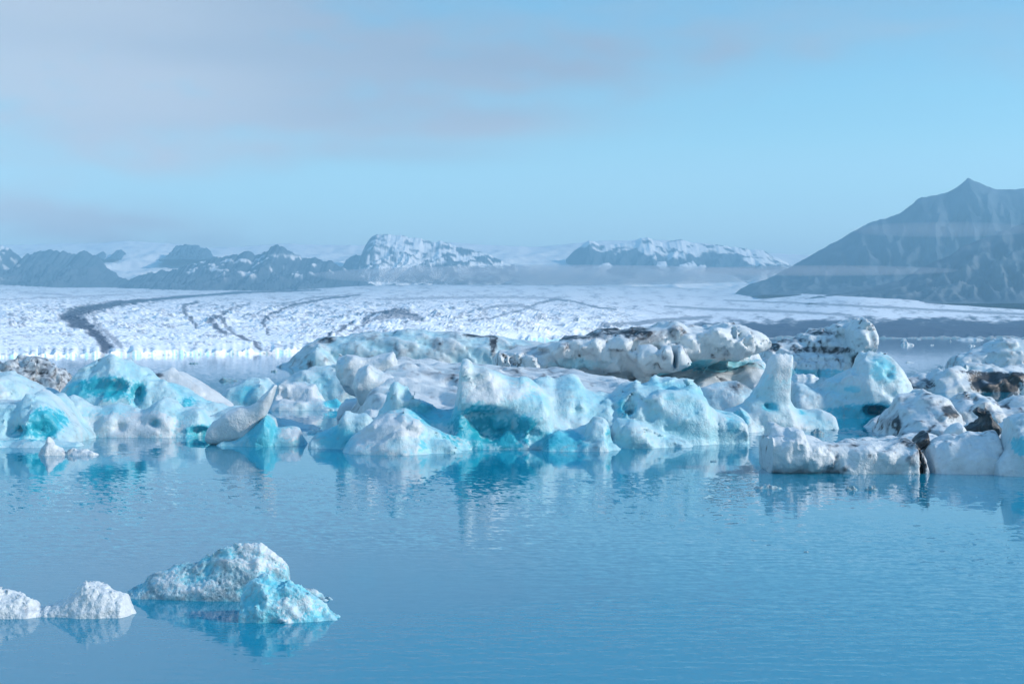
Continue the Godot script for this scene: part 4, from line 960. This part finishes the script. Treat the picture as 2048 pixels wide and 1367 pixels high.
	lump(b, 2414.1, 6.57, 6.57, 2.0, 0.5, 0.44, [1982.0, 681.8, 1985.4, 679.3, 1988.9, 676.7, 1992.3, 677.9, 1995.8, 675.3, 1999.2, 676.3, 2002.7, 676.9, 2006.1, 676.7, 2009.6, 679.5, 2013.0, 681.8])
	b = new_berg("ice_floe", "small white floe with paired knobs before the long brash strip", 0.27, {"blue": -0.05, "vary": 0.2, "dirt": -0.2, "a1": 0.142, "l1": 1.77, "a2": 0.071, "l2": 0.71, "a3": 0.024, "l3": 0.30, "a4": 0.071, "l4": 0.94}, "ice floe", "")
	lump(b, 1186.1, 1.77, 1.77, 2.0, 0.5, 0.12, [1936.0, 694.0, 1937.9, 692.0, 1939.8, 687.9, 1941.7, 687.3, 1943.6, 689.3, 1945.4, 689.3, 1947.3, 687.7, 1949.2, 690.1, 1951.1, 690.7, 1953.0, 694.0])
	b = new_berg("ice_floe", "low white floe drifting in open far water", 0.19, {"blue": -0.05, "vary": 0.2, "dirt": -0.2, "a1": 0.098, "l1": 1.22, "a2": 0.049, "l2": 0.49, "a3": 0.016, "l3": 0.20, "a4": 0.049, "l4": 0.65}, "ice floe", "low white floes in far water")
	lump(b, 1264.7, 1.22, 1.22, 2.0, 0.5, 0.08, [1859.0, 692.5, 1860.2, 691.3, 1861.4, 688.8, 1862.7, 688.0, 1863.9, 689.1, 1865.1, 689.1, 1866.3, 687.8, 1867.6, 689.2, 1868.8, 690.6, 1870.0, 692.5])
	b = new_berg("ice_floe", "low white floe drifting in open far water", 0.42, {"blue": -0.05, "vary": 0.2, "dirt": -0.2, "a1": 0.218, "l1": 2.73, "a2": 0.109, "l2": 1.09, "a3": 0.036, "l3": 0.45, "a4": 0.109, "l4": 1.45}, "ice floe", "low white floes in far water")
	lump(b, 2587.1, 2.73, 2.73, 2.0, 0.5, 0.18, [1832.0, 681.0, 1833.3, 678.9, 1834.7, 677.4, 1836.0, 677.1, 1837.3, 677.7, 1838.7, 677.1, 1840.0, 676.4, 1841.3, 677.8, 1842.7, 679.5, 1844.0, 681.0])
	b = new_berg("ice_floe", "low white floe drifting in open far water", 0.15, {"blue": -0.05, "vary": 0.2, "dirt": -0.2, "a1": 0.080, "l1": 1.00, "a2": 0.040, "l2": 0.40, "a3": 0.013, "l3": 0.17, "a4": 0.040, "l4": 0.53}, "ice floe", "low white floes in far water")
	lump(b, 1896.6, 1.0, 1.0, 2.0, 0.5, 0.07, [1898.0, 685.0, 1898.7, 682.7, 1899.3, 681.7, 1900.0, 679.7, 1900.7, 681.0, 1901.3, 678.7, 1902.0, 679.2, 1902.7, 681.8, 1903.3, 682.6, 1904.0, 685.0])
	b = new_berg("ice_floe", "pale flat floe near the pale grey-blue berg", 0.08, {"blue": -0.05, "vary": 0.2, "dirt": -0.2, "a1": 0.042, "l1": 0.53, "a2": 0.021, "l2": 0.21, "a3": 0.007, "l3": 0.09, "a4": 0.021, "l4": 0.28}, "ice floe", "")
	lump(b, 431.2, 0.53, 0.53, 2.0, 0.5, 0.05, [1873.0, 736.0, 1874.6, 733.7, 1876.1, 732.0, 1877.7, 731.2, 1879.2, 730.3, 1880.8, 731.6, 1882.3, 730.2, 1883.9, 731.1, 1885.4, 733.5, 1887.0, 736.0])
	b = new_berg("ice_floe", "thin line of brash ice in the water right of the gull", 0.18, {"blue": -0.05, "vary": 0.2, "dirt": -0.2, "a1": 0.091, "l1": 1.14, "a2": 0.046, "l2": 0.46, "a3": 0.015, "l3": 0.19, "a4": 0.046, "l4": 0.61}, "ice floe", "")
	lump(b, 499.6, 1.14, 1.14, 2.0, 0.5, 0.08, [1807.0, 727.0, 1809.9, 725.6, 1812.8, 722.4, 1815.7, 723.1, 1818.6, 722.3, 1821.4, 723.3, 1824.3, 723.7, 1827.2, 723.5, 1830.1, 725.2, 1833.0, 727.0])
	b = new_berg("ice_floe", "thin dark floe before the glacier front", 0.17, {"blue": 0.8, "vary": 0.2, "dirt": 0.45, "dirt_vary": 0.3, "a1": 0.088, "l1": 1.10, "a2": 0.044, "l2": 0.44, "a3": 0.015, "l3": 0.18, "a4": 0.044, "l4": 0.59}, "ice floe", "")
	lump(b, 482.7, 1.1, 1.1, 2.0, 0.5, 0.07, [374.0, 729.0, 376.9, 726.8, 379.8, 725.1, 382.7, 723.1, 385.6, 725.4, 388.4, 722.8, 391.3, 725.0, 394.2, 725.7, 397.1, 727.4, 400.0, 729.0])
	b = new_berg("ice_floe", "dark low floe near the foot of the grey-green berg", 0.08, {"blue": 0.8, "vary": 0.2, "dirt": 0.45, "dirt_vary": 0.3, "a1": 0.043, "l1": 0.53, "a2": 0.021, "l2": 0.21, "a3": 0.007, "l3": 0.09, "a4": 0.021, "l4": 0.28}, "ice floe", "")
	lump(b, 379.5, 0.53, 0.53, 2.0, 0.5, 0.05, [540.0, 745.0, 541.8, 742.5, 543.6, 739.3, 545.3, 740.5, 547.1, 740.2, 548.9, 738.9, 550.7, 738.6, 552.4, 741.2, 554.2, 742.6, 556.0, 745.0])
	b = new_berg("ice_floe", "thin dark ridge of ice behind the hump-backed berg", 0.19, {"blue": 0.8, "vary": 0.2, "dirt": 0.45, "dirt_vary": 0.3, "a1": 0.098, "l1": 1.22, "a2": 0.049, "l2": 0.49, "a3": 0.016, "l3": 0.20, "a4": 0.049, "l4": 0.65}, "ice floe", "")
	lump(b, 303.3, 1.22, 1.22, 2.0, 0.5, 0.08, [432.0, 764.0, 437.1, 760.8, 442.2, 756.1, 447.3, 755.0, 452.4, 755.9, 457.6, 756.9, 462.7, 757.4, 467.8, 758.9, 472.9, 760.2, 478.0, 764.0])
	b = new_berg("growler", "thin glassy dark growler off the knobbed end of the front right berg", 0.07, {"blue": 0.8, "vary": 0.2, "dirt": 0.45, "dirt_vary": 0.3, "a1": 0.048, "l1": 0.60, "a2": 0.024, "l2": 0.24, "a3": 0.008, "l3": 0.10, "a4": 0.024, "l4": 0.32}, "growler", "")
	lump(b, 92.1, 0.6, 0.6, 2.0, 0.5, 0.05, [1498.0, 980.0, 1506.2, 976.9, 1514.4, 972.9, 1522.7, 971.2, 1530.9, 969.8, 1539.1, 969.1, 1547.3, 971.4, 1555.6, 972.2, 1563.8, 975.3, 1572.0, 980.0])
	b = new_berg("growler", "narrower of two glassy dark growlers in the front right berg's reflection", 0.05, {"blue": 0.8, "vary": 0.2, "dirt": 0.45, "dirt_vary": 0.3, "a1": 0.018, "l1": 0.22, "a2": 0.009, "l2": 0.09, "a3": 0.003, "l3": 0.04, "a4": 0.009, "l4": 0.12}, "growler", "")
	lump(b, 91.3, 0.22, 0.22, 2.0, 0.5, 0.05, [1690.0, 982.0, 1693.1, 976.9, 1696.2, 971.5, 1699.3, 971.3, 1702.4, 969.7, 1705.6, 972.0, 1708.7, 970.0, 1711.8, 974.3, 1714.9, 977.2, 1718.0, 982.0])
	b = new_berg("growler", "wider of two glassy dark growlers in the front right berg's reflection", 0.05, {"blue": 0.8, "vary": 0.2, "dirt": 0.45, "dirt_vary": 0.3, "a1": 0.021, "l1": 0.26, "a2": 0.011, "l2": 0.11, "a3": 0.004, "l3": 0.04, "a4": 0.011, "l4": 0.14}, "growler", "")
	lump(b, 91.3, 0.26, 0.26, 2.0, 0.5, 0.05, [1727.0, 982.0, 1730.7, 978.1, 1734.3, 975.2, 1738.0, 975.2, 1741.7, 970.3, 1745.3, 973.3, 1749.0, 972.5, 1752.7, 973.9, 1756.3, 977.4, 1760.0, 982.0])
	b = new_berg("growler", "dark ash-covered growler in the channel before the gull's berg", 0.06, {"blue": 0.8, "vary": 0.2, "dirt": 0.45, "dirt_vary": 0.3, "a1": 0.031, "l1": 0.39, "a2": 0.016, "l2": 0.16, "a3": 0.005, "l3": 0.06, "a4": 0.016, "l4": 0.21}, "growler", "")
	lump(b, 143.1, 0.39, 0.39, 2.0, 0.5, 0.05, [1620.0, 869.0, 1623.4, 864.7, 1626.9, 860.1, 1630.3, 858.0, 1633.8, 860.0, 1637.2, 856.7, 1640.7, 858.2, 1644.1, 861.2, 1647.6, 865.2, 1651.0, 869.0])
	b = new_berg("growler", "flat dark growler between the ash-covered growler and the gull's berg", 0.05, {"blue": 0.8, "vary": 0.2, "dirt": 0.45, "dirt_vary": 0.3, "a1": 0.018, "l1": 0.23, "a2": 0.009, "l2": 0.09, "a3": 0.003, "l3": 0.04, "a4": 0.009, "l4": 0.12}, "growler", "")
	lump(b, 153.0, 0.23, 0.23, 2.0, 0.5, 0.05, [1644.0, 856.0, 1645.9, 854.2, 1647.8, 850.1, 1649.7, 849.2, 1651.6, 852.1, 1653.4, 851.9, 1655.3, 849.4, 1657.2, 852.2, 1659.1, 854.2, 1661.0, 856.0])
	b = new_berg("growler", "tiny dark growler just beside the ash-covered growler in the channel", 0.05, {"blue": 0.8, "vary": 0.2, "dirt": 0.45, "dirt_vary": 0.3, "a1": 0.013, "l1": 0.16, "a2": 0.006, "l2": 0.06, "a3": 0.002, "l3": 0.03, "a4": 0.006, "l4": 0.08}, "growler", "")
	lump(b, 148.2, 0.16, 0.16, 2.0, 0.5, 0.05, [1662.0, 862.0, 1663.3, 860.2, 1664.7, 857.0, 1666.0, 858.1, 1667.3, 858.3, 1668.7, 857.3, 1670.0, 856.3, 1671.3, 858.2, 1672.7, 860.0, 1674.0, 862.0])
	b = new_berg("growler", "tiny dark growler close to the foot of the heaped dirty berg", 0.05, {"blue": 0.8, "vary": 0.2, "dirt": 0.45, "dirt_vary": 0.3, "a1": 0.008, "l1": 0.10, "a2": 0.004, "l2": 0.04, "a3": 0.001, "l3": 0.02, "a4": 0.004, "l4": 0.05}, "growler", "")
	lump(b, 140.9, 0.15, 0.15, 2.0, 0.5, 0.05, [1718.0, 872.0, 1718.9, 870.0, 1719.8, 867.4, 1720.7, 866.5, 1721.6, 868.1, 1722.4, 866.6, 1723.3, 868.3, 1724.2, 867.3, 1725.1, 870.4, 1726.0, 872.0])
	b = new_berg("growler", "small dark scrap of ice alone on the open foreground water", 0.05, {"blue": 0.8, "vary": 0.2, "dirt": 0.45, "dirt_vary": 0.3, "a1": 0.010, "l1": 0.12, "a2": 0.005, "l2": 0.05, "a3": 0.002, "l3": 0.02, "a4": 0.005, "l4": 0.06}, "growler", "")
	lump(b, 65.2, 0.15, 0.15, 2.0, 0.5, 0.05, [1603.0, 1107.0, 1605.3, 1105.1, 1607.7, 1103.1, 1610.0, 1100.6, 1612.3, 1101.5, 1614.7, 1101.3, 1617.0, 1101.9, 1619.3, 1101.2, 1621.7, 1105.0, 1624.0, 1107.0])
	b = new_berg("growler", "longer dark ice scrap drifting close before the turquoise berg", 0.05, {"blue": 0.8, "vary": 0.2, "dirt": 0.45, "dirt_vary": 0.3, "a1": 0.014, "l1": 0.18, "a2": 0.007, "l2": 0.07, "a3": 0.002, "l3": 0.03, "a4": 0.007, "l4": 0.09}, "growler", "")
	lump(b, 111.6, 0.18, 0.18, 2.0, 0.5, 0.05, [1419.0, 925.0, 1421.0, 922.3, 1423.0, 921.6, 1425.0, 920.2, 1427.0, 921.1, 1429.0, 919.6, 1431.0, 921.4, 1433.0, 920.4, 1435.0, 922.9, 1437.0, 925.0])
	b = new_berg("growler", "tiny dark ice scrap farther out from the turquoise berg", 0.05, {"blue": 0.8, "vary": 0.2, "dirt": 0.45, "dirt_vary": 0.3, "a1": 0.008, "l1": 0.10, "a2": 0.004, "l2": 0.04, "a3": 0.001, "l3": 0.02, "a4": 0.004, "l4": 0.05}, "growler", "")
	lump(b, 101.7, 0.15, 0.15, 2.0, 0.5, 0.05, [1445.0, 950.0, 1446.2, 948.1, 1447.4, 947.4, 1448.7, 946.0, 1449.9, 946.5, 1451.1, 945.4, 1452.3, 945.9, 1453.6, 947.0, 1454.8, 947.8, 1456.0, 950.0])
	b = new_berg("growler", "tiny white ice scrap in the turquoise berg's reflection", 0.05, {"blue": -0.05, "vary": 0.2, "dirt": -0.2, "a1": 0.007, "l1": 0.09, "a2": 0.003, "l2": 0.03, "a3": 0.001, "l3": 0.01, "a4": 0.003, "l4": 0.05}, "growler", "")
	lump(b, 90.1, 0.15, 0.15, 2.0, 0.5, 0.05, [934.0, 986.0, 935.2, 983.7, 936.4, 982.4, 937.7, 980.3, 938.9, 981.4, 940.1, 980.3, 941.3, 979.3, 942.6, 980.3, 943.8, 984.2, 945.0, 986.0])
	b = new_berg("ice_floe", "low blue-grey floe in the gap behind the small turquoise lobe", 0.08, {"blue": 0.3, "vary": 0.2, "a1": 0.042, "l1": 0.53, "a2": 0.021, "l2": 0.21, "a3": 0.007, "l3": 0.09, "a4": 0.021, "l4": 0.28}, "ice floe", "")
	lump(b, 144.0, 0.53, 0.53, 2.0, 0.5, 0.05, [610.0, 868.0, 614.7, 862.9, 619.3, 858.3, 624.0, 859.4, 628.7, 857.5, 633.3, 860.8, 638.0, 856.0, 642.7, 859.2, 647.3, 863.9, 652.0, 868.0])
	finish_bergs()

# ------------------------------------------------------------------ the gull
func tube(st: SurfaceTool, ring: Array) -> void:      # ring: [centre, half width, half height] along a body axis
	var n := 10
	for i in ring.size() - 1:
		for k in n:
			var q := []
			for e in [[i, k], [i + 1, k], [i + 1, k + 1], [i, k + 1]]:
				var r: Array = ring[e[0]]
				var a: float = TAU * e[1] / n
				q.append(r[0] + Vector3(0, sin(a) * r[2], cos(a) * r[1]))
			for t in [0, 1, 2, 0, 2, 3]:
				st.add_vertex(q[t])

func solid_part(called: String, rings: Array, color: Color, parent: Node) -> void:
	var st := SurfaceTool.new()
	st.begin(Mesh.PRIMITIVE_TRIANGLES); st.set_smooth_group(0)
	tube(st, rings)
	st.index(); st.generate_normals()
	var m := StandardMaterial3D.new(); m.albedo_color = color.linear_to_srgb(); m.roughness = 0.8
	put_mesh(called, st.commit(), m, parent)

func make_gull() -> void:
	var g := Node3D.new(); g.name = "gull"
	add_child(g)
	tag(g, "gull with a white head and dark back standing on the pitted iceberg", "bird")
	# body axis along +x (facing right), lengths in metres
	solid_part("body", [[Vector3(-0.17, 0.20, 0), 0.02, 0.02], [Vector3(-0.12, 0.20, 0), 0.06, 0.055], [Vector3(-0.02, 0.205, 0), 0.085, 0.085], [Vector3(0.08, 0.22, 0), 0.085, 0.09], [Vector3(0.15, 0.25, 0), 0.06, 0.07], [Vector3(0.18, 0.30, 0), 0.045, 0.05], [Vector3(0.20, 0.35, 0), 0.045, 0.045], [Vector3(0.235, 0.375, 0), 0.04, 0.038], [Vector3(0.27, 0.375, 0), 0.015, 0.015]], Color(0.8, 0.8, 0.8), g)
	for s in [-1.0, 1.0]:
		solid_part("wing", [[Vector3(-0.33, 0.20, 0.02 * s), 0.004, 0.006], [Vector3(-0.2, 0.225, 0.05 * s), 0.02, 0.03], [Vector3(-0.05, 0.245, 0.075 * s), 0.026, 0.06], [Vector3(0.07, 0.25, 0.078 * s), 0.022, 0.05], [Vector3(0.12, 0.25, 0.06 * s), 0.006, 0.01]], Color(0.045, 0.048, 0.055), g)
		solid_part("leg", [[Vector3(0.0, 0.0, 0.035 * s), 0.02, 0.006], [Vector3(0.005, 0.012, 0.035 * s), 0.008, 0.008], [Vector3(0.01, 0.07, 0.035 * s), 0.008, 0.008], [Vector3(0.02, 0.15, 0.035 * s), 0.014, 0.014]], Color(0.6, 0.3, 0.2), g)
	solid_part("beak", [[Vector3(0.26, 0.375, 0), 0.014, 0.015], [Vector3(0.30, 0.37, 0), 0.009, 0.011], [Vector3(0.33, 0.362, 0), 0.002, 0.003]], Color(0.7, 0.45, 0.05), g)
	solid_part("tail", [[Vector3(-0.13, 0.205, 0), 0.05, 0.02], [Vector3(-0.24, 0.195, 0), 0.045, 0.008], [Vector3(-0.27, 0.193, 0), 0.04, 0.003]], Color(0.8, 0.8, 0.8), g)
	# stands on the highest ice under its place
	var spot_ := at(1771, 706, 174.0)
	var best := 0.0
	for e in bergs:
		if not String(e[2]).contains("gull on top"): continue
		for q in e[0].v:
			if Vector2(q.x - spot_.x, q.z - spot_.z).length() < 0.3: best = maxf(best, q.y)
	g.position = Vector3(spot_.x, best - 0.01, spot_.z)
	g.rotation.y = -0.3

func _ready() -> void:
	light_and_camera()
	make_lagoon()
	make_glacier()
	make_mountains()
	make_bergs()
	make_gull()
